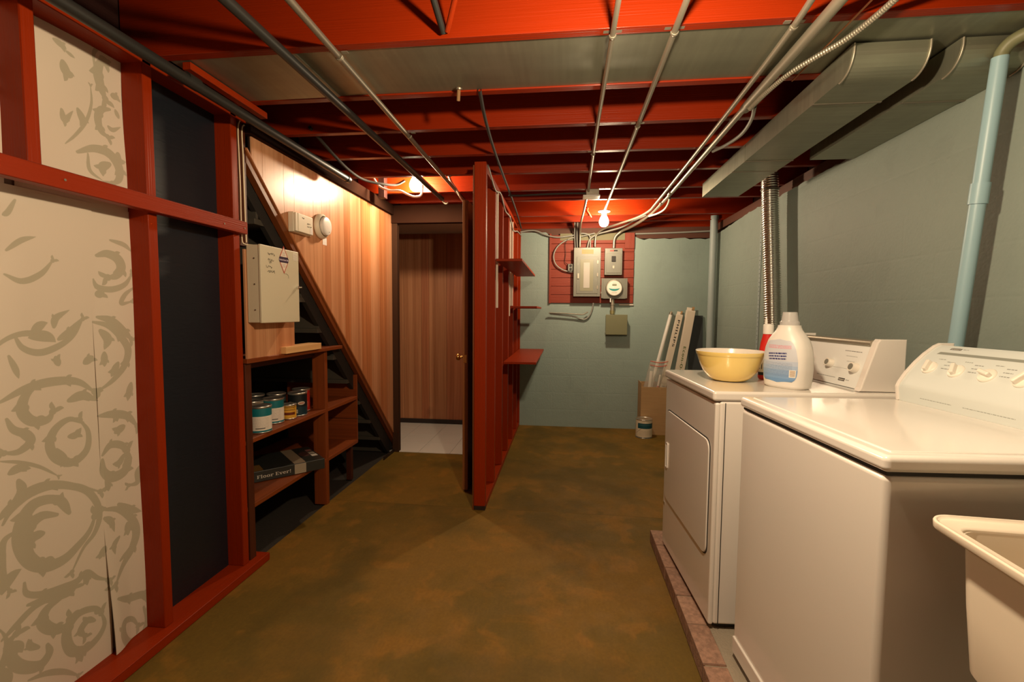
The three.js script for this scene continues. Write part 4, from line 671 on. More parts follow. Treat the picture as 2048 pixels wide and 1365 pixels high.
// ---------------------------------------------------------------- electric panels on the back wall
{
  const w = struct('trim_1'); // red board backing set on the block wall
  const X0 = -0.185, X1 = 0.770, y0 = 1.445; const r = rng(9);
  for (let i = 0; i < 8; i++) mesh('board', E(X0 + 0.004, X1 - 0.004, y0 + i * 0.0965 + 0.0015, y0 + (i + 1) * 0.0965 - 0.0015, -5.375, -5.340 + (r() - 0.5) * 0.004, 0.003), mat.redBoard, w);
  mesh('board', E(X0, X0 + 0.022, y0 - 0.004, 2.235, -5.37, -5.332), mat.redBoard, w); mesh('board', E(X1 - 0.11, X1 - 0.004, 2.06, 2.235, -5.37, -5.330), mat.redBoard, w);
  mesh('board', E(X0 + 0.12, X1 - 0.11, 2.155, 2.235, -5.37, -5.338), M(lin(0.20, 0.18, 0.10), 0.7), w, 'bare greenish plywood strip');
  mesh('edge', E(X1 - 0.16, X1, y0 - 0.022, y0 - 0.008, -5.37, -5.340, 0.002), mat.cartonWhite, w, 'chipped white sill edge');
  const b = thing('breaker_panel', 'tall grey electric breaker panel with white directory card', 'electric panel', [0.24, 1.517, -5.3]);
  mesh('case', E(0.095, 0.388, 1.520, 2.060, -5.338, -5.252, 0.004), mat.panelGrey, b); const cv = mesh('cover', E(0.092, 0.391, 1.517, 2.063, -5.252, -5.243, 0.004), mat.panelGrey, b);
  const d = mesh('door', E(0.125, 0.362, 1.550, 1.960, -5.243, -5.238, 0.002), mat.panelGrey, cv);
  mesh('window_plate', E(0.165, 0.310, 1.578, 1.930, -5.238, -5.236, 0.001), M(lin(0.20, 0.19, 0.12), 0.4), d); mesh('directory_card', E(0.203, 0.270, 1.615, 1.895, -5.236, -5.2345, 0), M(lin(0.40, 0.37, 0.33), 0.6), d);
  mesh('latch', E(0.133, 0.155, 1.715, 1.775, -5.238, -5.228, 0.003), mat.steel, d);
  mesh('warning_label', E(0.180, 0.310, 1.992, 2.040, -5.243, -5.2422, 0), M(lin(0.55, 0.20, 0.05), 0.5), cv, 'faded orange label'); for (const y of [1.62, 1.76, 1.9]) mesh('hinge', E(0.350, 0.364, y - 0.02, y + 0.02, -5.238, -5.234, 0.001), mat.steelDull, cv);
  const m = thing('disconnect_box', 'small grey electric switch box right of the breaker panel', 'electric panel', [0.53, 1.758, -5.3]);
  mesh('case', E(0.436, 0.624, 1.760, 2.050, -5.338, -5.255, 0.004), mat.panelGrey, m); const mc = mesh('cover', E(0.434, 0.626, 1.758, 2.053, -5.255, -5.247, 0.004), mat.panelGrey, m);
  mesh('raised_face', E(0.452, 0.612, 1.780, 1.995, -5.247, -5.242, 0.003), mat.panelGrey, mc); mesh('breaker', E(0.508, 0.553, 1.905, 1.965, -5.242, -5.230, 0.003), mat.rubber, mc); mesh('switch_tab', E(0.520, 0.540, 1.83, 1.86, -5.242, -5.238, 0.002), mat.steel, mc);
  mesh('badge', E(0.490, 0.530, 2.018, 2.034, -5.247, -5.246, 0), M(lin(0.55, 0.05, 0.03), 0.5), mc); mesh('badge', E(0.530, 0.572, 2.018, 2.034, -5.247, -5.246, 0), mat.rubber, mc);
  const e = thing('electric_meter', 'round glass electric meter on its grey socket box', 'electric meter', [0.545, 1.49, -5.3]);
  mesh('socket_box', E(0.408, 0.686, 1.493, 1.722, -5.338, -5.255, 0.005), mat.panelGrey, e); mesh('side_flange', E(0.402, 0.424, 1.500, 1.722, -5.256, -5.249, 0.002), mat.panelGrey, e); mesh('side_flange', E(0.668, 0.688, 1.500, 1.722, -5.256, -5.249, 0.002), mat.panelGrey, e);
  const ring = lathe([[0.070, 0], [0.092, 0.001], [0.094, 0.012], [0.092, 0.030], [0.084, 0.034], [0.082, 0.030], [0.070, 0.028]], 40); ring.rotateX(Math.PI / 2); ring.translate(0.542, 1.613, -5.256); mesh('retaining_ring', ring, mat.steel, e);
  const face = canvas(256, 256, (c, w, h) => { c.fillStyle = '#e4e0d4'; c.fillRect(0, 0, w, h); c.fillStyle = '#8d9478'; c.fillRect(92, 58, 76, 34); c.fillStyle = '#2d3026'; c.font = 'bold 26px monospace'; c.fillText('8.8.8', 96, 84, 68); c.fillStyle = '#118a86'; c.beginPath(); c.moveTo(30, 132); c.quadraticCurveTo(128, 160, 226, 132); c.quadraticCurveTo(200, 178, 128, 182); c.quadraticCurveTo(56, 178, 30, 132); c.fill(); lines(c, 84, 196, 90, 3, 12, '#8a867c', 4, 3); lines(c, 92, 40, 76, 1, 10, '#8a867c', 4, 2); });
  const fd = new THREE.CircleGeometry(0.080, 40); fd.translate(0.542, 1.613, -5.222); mesh('dial', fd, printed(face, 0.4), e);
  const dome = lathe([[0.083, 0.0], [0.083, 0.045], [0.076, 0.062], [0.05, 0.072], [0, 0.075]], 40); dome.rotateX(Math.PI / 2); dome.translate(0.542, 1.613, -5.254); mesh('glass_dome', dome, P(0xffffff, 0.03, { transmission: 1, thickness: 0, ior: 1.45 }), e);
  mesh('body', cyl([0.542, 1.613, -5.255], [0.542, 1.613, -5.224], 0.079, 0.079, 32), mat.enamel, e); mesh('seal_tab', E(0.50, 0.512, 1.455, 1.50, -5.262, -5.254, 0.002), mat.plastic, e); mesh('bushing', cyl([0.400, 1.56, -5.29], [0.409, 1.56, -5.29], 0.016, 0.016, 12), mat.steel, e);
  mesh('nipple', cyl([0.532, 1.318, -5.295], [0.532, 1.494, -5.295], 0.021, 0.021, 18), mat.steel, e); mesh('coupling', cyl([0.532, 1.325, -5.295], [0.532, 1.365, -5.295], 0.027, 0.027, 18), M(lin(0.33, 0.30, 0.14), 0.4, { metalness: 0.6 }), e); mesh('coupling', cyl([0.532, 1.425, -5.295], [0.532, 1.445, -5.295], 0.026, 0.026, 18), mat.steel, e);
  const j = thing('junction_box', 'square olive junction box under the electric meter', 'junction box', [0.578, 1.09, -5.3]); mesh('box', E(0.464, 0.692, 1.098, 1.312, -5.356, -5.262, 0.004), mat.boxGreen, j); mesh('cover', E(0.458, 0.697, 1.092, 1.318, -5.262, -5.250, 0.004), mat.boxGreen, j); mesh('screw', cyl([0.452, 1.115, -5.27], [0.46, 1.115, -5.27], 0.006, 0.006, 8), mat.steelDull, j);
  const o = thing('outlet', 'small black double outlet left of the breaker panel', 'outlet', [0.06, 1.80, -5.3]); mesh('box', E(0.026, 0.092, 1.805, 1.888, -5.338, -5.290, 0.003), mat.rubber, o); mesh('cover', E(0.030, 0.088, 1.808, 1.885, -5.290, -5.285, 0.002), mat.panelGrey, o); for (const y of [1.828, 1.866]) mesh('receptacle', cyl([0.059, y, -5.286], [0.059, y, -5.280], 0.015, 0.014, 16), mat.rubber, o);
  const cab = (name, label, pts, r, m) => { const t = thing(name, label, 'cable', pts[0]); mesh('cable', tube(pts, r, pts.length * 12, 8), m, t); };
  cab('grey_cable', 'grey cable running along the wall top to the breaker panel', [[-0.53, 2.250, -5.30], [-0.42, 2.268, -5.315], [-0.33, 2.262, -5.315], [-0.22, 2.215, -5.315], [-0.10, 2.190, -5.310], [0.05, 2.203, -5.305], [0.19, 2.226, -5.29], [0.262, 2.20, -5.285], [0.275, 2.06, -5.285]], 0.008, mat.cableGrey);
  cab('grey_cable', 'grey cable looping wide around the outlet left of the panel', [[0.32, 2.225, -5.278], [0.19, 2.198, -5.300], [0.03, 2.165, -5.306], [-0.09, 2.085, -5.308], [-0.135, 1.985, -5.308], [-0.11, 1.885, -5.308], [-0.03, 1.822, -5.308], [0.05, 1.800, -5.308], [0.096, 1.797, -5.305]], 0.0075, mat.cableGrey);
  cab('dark_cable', 'thin dark cord dropping to the black outlet', [[0.02, 2.17, -5.296], [-0.005, 2.11, -5.316], [0.0, 2.0, -5.318], [-0.005, 1.91, -5.318], [0.03, 1.880, -5.305]], 0.003, mat.cableDark);
  for (let i = 0; i < 4; i++) cab('dark_cable', ['outermost left of the four dark cables entering the breaker panel top', 'second from left of the four dark cables entering the breaker panel', 'third from left of the four dark cables entering the breaker panel', 'rightmost of the four dark cables entering the breaker panel top'][i], [[0.095 + i * 0.016, 2.34, -5.15 + i * 0.012], [0.098 + i * 0.014, 2.22, -5.285 + (i % 2) * 0.020], [0.108 + i * 0.013, 2.06, -5.300 + (i % 2) * 0.018]], 0.0072, i % 2 ? mat.cableDark : mat.cableGrey);
  cab('grey_cable', 'grey cable arching into the middle of the breaker panel top', [[0.82, 2.330, -4.84], [0.72, 2.306, -4.97], [0.60, 2.262, -5.12], [0.45, 2.232, -5.215], [0.34, 2.205, -5.255], [0.268, 2.155, -5.262], [0.240, 2.06, -5.262]], 0.0085, mat.cableGrey);
  cab('white_cable', 'pale cable lying along the sill plate to the far corner', [[1.58, 2.245, -5.345], [1.2, 2.235, -5.362], [0.9, 2.228, -5.362], [0.7, 2.225, -5.362]], 0.010, mat.cableGrey);
  cab('grey_cable', 'grey cable stub curling out below the red board', [[0.322, 1.447, -5.31], [0.312, 1.385, -5.325], [0.28, 1.300, -5.335], [0.235, 1.262, -5.338], [0.17, 1.268, -5.335], [0.12, 1.288, -5.325], [-0.17, 1.322, -5.315]], 0.0085, mat.cableGrey);
  cab('grey_cable', 'short rod like cable end pointing left below the red board', [[0.262, 1.345, -5.31], [0.21, 1.318, -5.305], [0.15, 1.318, -5.300], [0.02, 1.326, -5.300], [-0.18, 1.331, -5.300]], 0.0065, mat.steelDull);
  cab('dark_cable', 'dark cable running under the joists from the partition to the junction box', [[-0.47, 2.285, -3.78], [-0.38, 2.28, -3.77], [-0.2, 2.285, -3.77], [0.0, 2.288, -3.77], [0.16, 2.286, -3.765]], 0.008, mat.cableDark);
  const h = thing('hook', 'small rusty hook on the joist beside the back bulb', 'hook', [0.24, 2.33, -4.5]); mesh('hook', tube([[0.215, 2.375, -4.70], [0.21, 2.35, -4.69], [0.225, 2.325, -4.685], [0.24, 2.30, -4.69], [0.25, 2.285, -4.70]], 0.006, 24, 8), mat.rust, h);
}

// ---------------------------------------------------------------- things leaning in the far corner
{
  const b = thing('cardboard_box', 'tall open cardboard box on the floor beside the dryer', 'box', [1.04, 0, -5.23]), x0 = 0.845, x1 = 1.245, z0 = -5.345, z1 = -5.125, h = 0.530, k = 0.004;
  mesh('front_side', E(x0, x1, 0.001, h, z1 - k, z1, 0.001), mat.carton, b); mesh('back_side', E(x0, x1, 0.001, h + 0.03, z0, z0 + k, 0.001), mat.carton, b); mesh('left_side', E(x0, x0 + k, 0.001, h + 0.045, z0 + k, z1 - k, 0.001), mat.carton, b); mesh('right_side', E(x1 - k, x1, 0.001, h, z0 + k, z1 - k, 0.001), mat.carton, b); mesh('bottom', E(x0 + k, x1 - k, 0.001, 0.006, z0 + k, z1 - k, 0), mat.carton, b);
  // slanting square cartons: foot, head, width
  const slab = (foot, head, w, d) => { const a = V(...foot), e = V(...head), dir = e.clone().sub(a), L = dir.length(); const g = new THREE.BoxGeometry(w, L, d); return { g, q: new THREE.Quaternion().setFromUnitVectors(V(0, 1, 0), dir.normalize()), c: a.add(e).multiplyScalar(0.5), L }; };
  const carton = (label, foot, head, w, d, text, color, px, where) => {
    const s = slab(foot, head, w, d), t = thing('tube_carton', label, 'box', s.c.toArray(), 0, 'cartons for light tubes'); origins.delete(t); t.quaternion.copy(s.q);
    mesh('carton', new RoundedBoxGeometry(w, s.L, d, 1, 0.003), mat.cartonWhite, t);
    const tex = canvas(128, 1024, (c, W, H) => { c.fillStyle = '#d8cbb8'; c.fillRect(0, 0, W, H); c.save(); c.translate(W / 2, H * where); c.rotate(Math.PI / 2); c.fillStyle = color; c.font = 'bold ' + px + 'px sans-serif'; c.textAlign = 'center'; c.textBaseline = 'middle'; c.fillText(text, 0, 0); c.restore(); lines(c, 24, H * 0.62, 70, 5, 14, '#8a8274', 4, 7); });
    const f = new THREE.PlaneGeometry(w * 0.98, s.L * 0.98); f.translate(0, 0, d / 2 + 0.0007); mesh('print', f, printed(tex, 0.65), t);
    const tabs = E(-w / 2, w / 2 * 0.2, s.L / 2, s.L / 2 + 0.03, -0.004, 0.0, 0); mesh('end_flap', tabs, mat.cartonWhite, t);
    mesh('end_flap', E(w * 0.2, w / 2, s.L / 2, s.L / 2 + 0.045, -d / 2, -d / 2 + 0.004, 0), mat.carton, t);
  };
  carton('white light tube carton with black lettering leaning in the cardboard box', [0.998, 0.03, -5.245], [1.272, 1.325, -5.310], 0.062, 0.062, 'PHILIPS', '#23201c', 66, 0.155);
  carton('white light tube carton with green lettering leaning in the cardboard box', [1.171, 0.03, -5.235], [1.385, 1.370, -5.292], 0.088, 0.062, 'Econ-O-Watt', '#5c6b3c', 58, 0.46);
  const t = thing('light_tube', 'bare fluorescent tube leaning left of the printed cartons', 'light tube', [1.0, 0.03, -5.05]); mesh('glass_tube', cyl([0.885, 0.14, -5.255], [1.178, 1.320, -5.325], 0.019, 0.019, 18), P(lin(0.85, 0.83, 0.78), 0.15), t); mesh('end_cap', cyl([1.178, 1.320, -5.325], [1.185, 1.348, -5.3266], 0.0195, 0.0195, 18), mat.steelDull, t); mesh('pin', cyl([1.185, 1.348, -5.3266], [1.188, 1.360, -5.3273], 0.003, 0.003, 6), mat.brass, t);
  const d = thing('dark_board', 'dark grey board leaning in the far right corner', 'board', [1.46, 0, -5.25]); { const g = RB(0.15, 1.315, 0.012, 0.002, 1); g.translate(0, 0.6575, 0); place(g, 1.455, 0.002, -5.252, 0, -0.070, 0); mesh('board', g, M(lin(0.035, 0.042, 0.045), 0.6), d); }
  // clear zip bag hanging over the box edge
  const bag = thing('plastic_bag', 'clear plastic zip bag with red seal standing in the cardboard box', 'bag', [0.985, 0.4, -5.17]);
  const loops = [[0.36, 0.165, 0.05, 0.93], [0.50, 0.17, 0.06, 0.955], [0.62, 0.172, 0.06, 0.985], [0.72, 0.176, 0.05, 1.01], [0.78, 0.185, 0.024, 1.03], [0.815, 0.188, 0.010, 1.04]].map(([y, w, dd, x]) => roundLoop(w, dd, Math.min(w, dd) * 0.48, y, x, -5.172 - (y - 0.36) * 0.02, 6));
  const wob = rng(77); loops.forEach((l) => l.forEach((p) => { p.x += (wob() - 0.5) * 0.006; p.z += (wob() - 0.5) * 0.008; }));
  mesh('film', loft(loops, true, false), P(lin(0.92, 0.90, 0.86), 0.22, { transmission: 0.82, thickness: 0, ior: 1.3, side: THREE.DoubleSide }), bag);
  const seal = (y, x, w, z) => tube([[x - w / 2, y + 0.006, z], [x - w / 4, y - 0.004, z + 0.006], [x, y - 0.010, z + 0.008], [x + w / 4, y - 0.006, z + 0.006], [x + w / 2, y + 0.004, z]], 0.0042, 24, 6);
  mesh('zip_seal', mergeGeometries([seal(0.805, 1.04, 0.19, -5.178), seal(0.765, 1.03, 0.18, -5.158)]), M(lin(0.62, 0.10, 0.06), 0.4), bag); 
  const bl = thing('light_tube', 'short white tube inside the clear zip bag, left side', 'light tube', [0.92, 0.1, -5.17]); mesh('glass_tube', cyl([0.892, 0.10, -5.172], [0.962, 0.70, -5.176], 0.019, 0.019, 16), P(lin(0.85, 0.83, 0.78), 0.2), bl);
  const br = thing('light_tube', 'short white tube inside the clear zip bag, right side', 'light tube', [0.98, 0.1, -5.17]); mesh('glass_tube', cyl([0.960, 0.10, -5.172], [1.055, 0.66, -5.176], 0.012, 0.012, 14), P(lin(0.85, 0.80, 0.74), 0.2), br); mesh('band', cyl([1.030, 0.513, -5.1750], [1.034, 0.537, -5.1751], 0.0125, 0.0125, 14), M(lin(0.6, 0.15, 0.08), 0.5), br);
}

// ---------------------------------------------------------------- brick edged platform under the machines
{
  const p = struct('platform'), r = rng(21);
  mesh('concrete_bed', E(0.605, 1.6, 0.0, 0.066, -2.72, 1.0, 0.002), mat.mortar, p);
  mesh('mortar_core', E(0.524, 0.606, 0.0, 0.066, -2.695, 1.0, 0.001), mat.mortar, p);
  const cuts = [-2.700, -2.520, -2.296, -2.070, -1.879, -1.656, -1.440, -1.220, -1.000, -0.780, -0.560, -0.340];
  for (let i = 0; i + 1 < cuts.length; i++) mesh('brick', E(0.516 + (r() - 0.5) * 0.004, 0.600, 0.002, 0.071 + (r() - 0.5) * 0.003, cuts[i] + 0.0035, cuts[i + 1] - 0.0035, 0.004), [mat.brick, mat.brick, M(lin(0.40, 0.23, 0.16), 0.8, { map: T.brick }), M(lin(0.50, 0.30, 0.21), 0.8, { map: T.brick })][i % 4], p);
}

// ---------------------------------------------------------------- dryer (local frame: front faces -x, width along z)
const APP = 0.072;
{
  const t = thing('clothes_dryer', 'white front loading clothes dryer with a bowl on top', 'dryer', [0.925, APP, -2.215], 0.059), W = 0.686, D = 0.70, fx = -D / 2, H = 0.965;
  mesh('cabinet', RB(D - 0.012, H - 0.060, W, 0.010).translate(0.006, 0.020 + (H - 0.060) / 2, 0), mat.enamel, t);
  const top = mesh('top_panel', RB(D + 0.02, 0.040, W + 0.006, 0.012, 4).translate(-0.006, H - 0.020, 0), mat.enamel, t);
  mesh('shadow_gap', uvBox(new THREE.BoxGeometry(D - 0.03, 0.006, W - 0.012)).translate(0, H - 0.042, 0), mat.gap, t);
  mesh('front_panel', RB(0.020, H - 0.064, W, 0.008).translate(fx + 0.004, 0.018 + (H - 0.064) / 2, 0), mat.enamel, t);
  const dg = new THREE.ExtrudeGeometry(rrect(0.600, 0.470, 0.045), { depth: 0.006, bevelEnabled: true, bevelSize: 0.003, bevelThickness: 0.003, bevelSegments: 2, curveSegments: 10 }); dg.rotateY(-Math.PI / 2); dg.translate(fx - 0.004, 0.520, 0);
  const gap = frameGeo(0.616, 0.486, 0.052, 0.006, 0.003); gap.rotateY(-Math.PI / 2); gap.translate(fx - 0.0052, 0.520, 0); mesh('door_gap', gap, mat.gap, t);
  const door = mesh('door', dg, mat.enamel, t);
  const hf = frameGeo(0.034, 0.135, 0.010, 0.006, 0.006); hf.rotateY(-Math.PI / 2); hf.translate(fx - 0.0125, 0.520, -0.266); mesh('handle_recess', hf, mat.enamel, door); const hp = new THREE.ExtrudeGeometry(rrect(0.020, 0.120, 0.006), { depth: 0.001, bevelEnabled: false }); hp.rotateY(-Math.PI / 2); hp.translate(fx - 0.0132, 0.520, -0.266); mesh('handle_shadow', hp, mat.panelGrey, door);
  mesh('badge', E(fx - 0.0095, fx - 0.006, 0.235, 0.250, -0.325, -0.305, 0.001), mat.chrome, t);
  mesh('side_seam', E(fx + 0.030, fx + 0.033, 0.022, H - 0.046, W / 2 - 0.001, W / 2 + 0.0012, 0), mat.gap, t);
  for (const [x, z] of [[fx + 0.05, W / 2 - 0.05], [fx + 0.05, -W / 2 + 0.05], [D / 2 - 0.05, W / 2 - 0.05], [D / 2 - 0.05, -W / 2 + 0.05]]) mesh('foot', cyl([x, 0.0005, z], [x, 0.021, z], 0.022, 0.018, 14), mat.rubber, t);
  mesh('base_rail', E(fx + 0.02, D / 2 - 0.02, 0.003, 0.020, -W / 2 + 0.02, W / 2 - 0.02, 0), mat.gap, t);
  // console: outline in (x, y), extruded along z
  const y0 = H, prof = [[0.232, 0], [0.238, 0.010], [0.292, 0.188], [0.300, 0.198], [0.392, 0.198], [0.392, 0]].map(([x, y]) => [x - 0.025, y0 + y]);
  const L = 0.610, core = poly(prof.map(([x, y], i) => (i < 3 ? [x + 0.006, y] : i === 3 ? [x + 0.006, y - 0.004] : [x, i < 5 ? y - 0.004 : y])), L - 0.03); core.translate(0, 0.0005, -L / 2 + 0.015); mesh('console_body', uvBox(core), mat.enamelGrey, t);
  for (const z of [-L / 2, L / 2 - 0.030]) { const c = poly(prof, 0.026, 0.004); c.translate(0, 0.005, z + 0.002); mesh('console_end', uvBox(c), mat.enamel, t); }
  const bot = [0.232 - 0.025, y0 + 0.008], tp = [0.286 - 0.025, y0 + 0.178], ln = Math.hypot(tp[0] - bot[0], tp[1] - bot[1]), ang = Math.atan2(tp[1] - bot[1], tp[0] - bot[0]);
  const facetex = canvas(1024, 320, (c, w, h) => { c.fillStyle = '#e6e9e7'; c.fillRect(0, 0, w, h); c.strokeStyle = '#a9aeac'; c.lineWidth = 2; c.strokeRect(560, 190, 380, 0.5); lines(c, 520, 268, 240, 1, 10, '#8b8f8e', 5, 4); lines(c, 760, 50, 190, 1, 10, '#777b79', 6, 6); lines(c, 790, 90, 130, 1, 10, '#9a9e9c', 4, 8); lines(c, 820, 130, 90, 1, 10, '#9a9e9c', 4, 9); c.fillStyle = '#2a2a26'; c.fillRect(800, 264, 74, 22); c.fillStyle = '#e8e4d8'; c.font = 'bold 18px serif'; c.fillText('Kenmore', 804, 281, 66); lines(c, 884, 270, 40, 1, 8, '#8b8f8e', 6, 3); });
  const fp = new THREE.PlaneGeometry(L - 0.06, ln); fp.rotateY(-Math.PI / 2); fp.rotateZ(-(Math.PI / 2 - ang)); fp.translate((bot[0] + tp[0]) / 2 - 0.0005 + 0.004, (bot[1] + tp[1]) / 2, 0); const face = mesh('control_panel', fp, P(0xffffff, 0.25, { map: facetex }), t);
  mesh('trim_rail', cyl([tp[0] + 0.008, tp[1] + 0.010, -L / 2 + 0.03], [tp[0] + 0.008, tp[1] + 0.010, L / 2 - 0.03], 0.014, 0.014, 14), mat.steel, t);
  const nx = -Math.sin(ang), ny = Math.cos(ang), dial = (z, f, r0) => { const px = mix(bot[0], tp[0], f) + 0.003, py = mix(bot[1], tp[1], f), k = cyl([0, 0, 0], [nx * 0.022, ny * 0.022, 0], r0, r0 * 0.86, 24); k.translate(px, py, z); const m = mesh('knob', k, mat.knob, t); mesh('pointer', cyl([px + nx * 0.022, py + ny * 0.022, z], [px + nx * 0.0235, py + ny * 0.0235, z], r0 * 0.6, r0 * 0.6, 20), mat.panelGrey, m); };
  dial(0.075, 0.48, 0.020); dial(0.232, 0.46, 0.022); dial(-0.15, 0.48, 0.026);
}
// ---------------------------------------------------------------- washer
{
  const t = thing('washing_machine', 'white top loading washing machine nearest the utility sink', 'washing machine', [1.010, APP, -1.404], 0.063), W = 0.684, D = 0.70, fx = -D / 2, H = 0.970;
  mesh('cabinet', RB(D, H - 0.066, W, 0.014, 4).translate(0, 0.022 + (H - 0.066) / 2, 0), mat.enamel, t);
  mesh('shadow_gap', uvBox(new THREE.BoxGeometry(D - 0.01, 0.008, W - 0.01)).translate(0, H - 0.041, 0), mat.gap, t);
  mesh('top_deck', RB(D + 0.012, 0.037, W + 0.012, 0.013, 4).translate(0, H - 0.0185, 0), mat.enamel, t);
  const lid = RB(0.47, 0.010, W - 0.05, 0.0045, 3).translate(fx + 0.26, H - 0.0025, 0); mesh('lid', lid, mat.enamel, t);
  mesh('kick_panel', RB(0.012, 0.060, W - 0.02, 0.004).translate(fx - 0.001, 0.050, 0), mat.enamel, t);
  mesh('base_rail', E(fx + 0.02, D / 2 - 0.02, 0.003, 0.022, -W / 2 + 0.02, W / 2 - 0.02, 0), mat.gap, t);
  for (const [x, z] of [[fx + 0.05, W / 2 - 0.05], [fx + 0.05, -W / 2 + 0.05], [D / 2 - 0.05, W / 2 - 0.05], [D / 2 - 0.05, -W / 2 + 0.05]]) mesh('foot', cyl([x, 0.0005, z], [x, 0.022, z], 0.022, 0.018, 14), mat.rubber, t);
  // convex console
  const x0 = 0.178, raw = [[0, 0], [-0.005, 0.045], [0.002, 0.062], [0.022, 0.094], [0.050, 0.129], [0.080, 0.160], [0.112, 0.186], [0.128, 0.194]], pr = raw.map(([x, y]) => [x0 + x, H + y]), out = [...pr, [x0 + 0.17, H + 0.194], [x0 + 0.17, H]];
  const L = W - 0.012, body = poly(out.map(([x, y], i) => [i < 8 ? x + 0.004 : x, i && i < 9 ? y - 0.003 : y]), L - 0.02); body.translate(0, 0.0005, -L / 2 + 0.01); mesh('console_body', uvBox(body), mat.enamelGrey, t);
  for (const z of [-L / 2, L / 2 - 0.012]) { const c = poly(out, 0.008, 0.003); c.translate(0, 0.004, z + 0.002); mesh('console_end', uvBox(c), mat.enamel, t); }
  const tex = canvas(1024, 420, (c, w, h) => { c.fillStyle = '#d3dbd9'; c.fillRect(0, 0, w, h); c.fillStyle = '#8f948c'; c.beginPath(); c.moveTo(60, 64); c.lineTo(1000, 64); c.lineTo(1000, 84); c.lineTo(52, 84); c.fill(); c.fillStyle = '#2b2b27'; c.fillRect(92, 24, 62, 16); c.fillStyle = '#e6e2d6'; c.font = 'bold 14px serif'; c.fillText('Kenmore', 95, 37, 56); lines(c, 162, 28, 30, 1, 8, '#8b908e', 5, 3); for (const x of [120, 268, 420, 575, 720, 860]) { lines(c, x + 40, 132, 44, 3, 24, '#8d9391', 5, x); lines(c, x - 20, 118, 40, 1, 24, '#9aa09e', 5, x + 1); } lines(c, 140, 380, 180, 1, 10, '#9aa3a0', 4, 11); lines(c, 380, 380, 240, 1, 10, '#9aa3a0', 4, 12); });
  const pos = [], uv = [], idx = [], nz = 2; let acc = [0]; for (let i = 1; i < pr.length; i++) acc.push(acc[i - 1] + Math.hypot(pr[i][0] - pr[i - 1][0], pr[i][1] - pr[i - 1][1]));
  pr.forEach(([x, y], i) => { for (let k = 0; k <= nz; k++) { pos.push(x + 0.001, y + 0.0002, -L / 2 + 0.012 + (L - 0.024) * k / nz); uv.push(k / nz, acc[i] / acc[pr.length - 1]); } });
  for (let i = 0; i + 1 < pr.length; i++) for (let k = 0; k < nz; k++) { const a = i * (nz + 1) + k, b = a + nz + 1; idx.push(a, a + 1, b, b, a + 1, b + 1); }
  const pg = new THREE.BufferGeometry(); pg.setAttribute('position', new THREE.Float32BufferAttribute(pos, 3)); pg.setAttribute('uv', new THREE.Float32BufferAttribute(uv, 2)); pg.setIndex(idx); pg.computeVertexNormals();
  mesh('control_panel', pg, P(0xffffff, 0.3, { map: tex }), t);
  // four knobs with a grip bar, on the sloping face
  const a = pr[3], b = pr[5], ang = Math.atan2(b[1] - a[1], b[0] - a[0]), q = new THREE.Quaternion().setFromAxisAngle(V(0, 0, 1), ang), tilt = [0.3, 0.5, 1.3, -0.35, 0.4];
  [-0.262, -0.165, -0.065, 0.035, 0.14].forEach((z, i) => {
    const base = lathe([[0.024, 0], [0.0245, 0.003], [0.021, 0.008], [0, 0.009]], 28); base.applyQuaternion(q); base.translate(pr[4][0] - 0.004, pr[4][1] - 0.008, z);
    const k = mesh('knob', base, mat.knob, t), bar = new RoundedBoxGeometry(0.012, 0.020, 0.040, 2, 0.004); bar.translate(0, 0.013, 0); bar.rotateY(tilt[i] + Math.PI / 2); bar.applyQuaternion(q); bar.translate(pr[4][0] - 0.004, pr[4][1] - 0.008, z); mesh('grip', bar, mat.knob, k);
  });
}
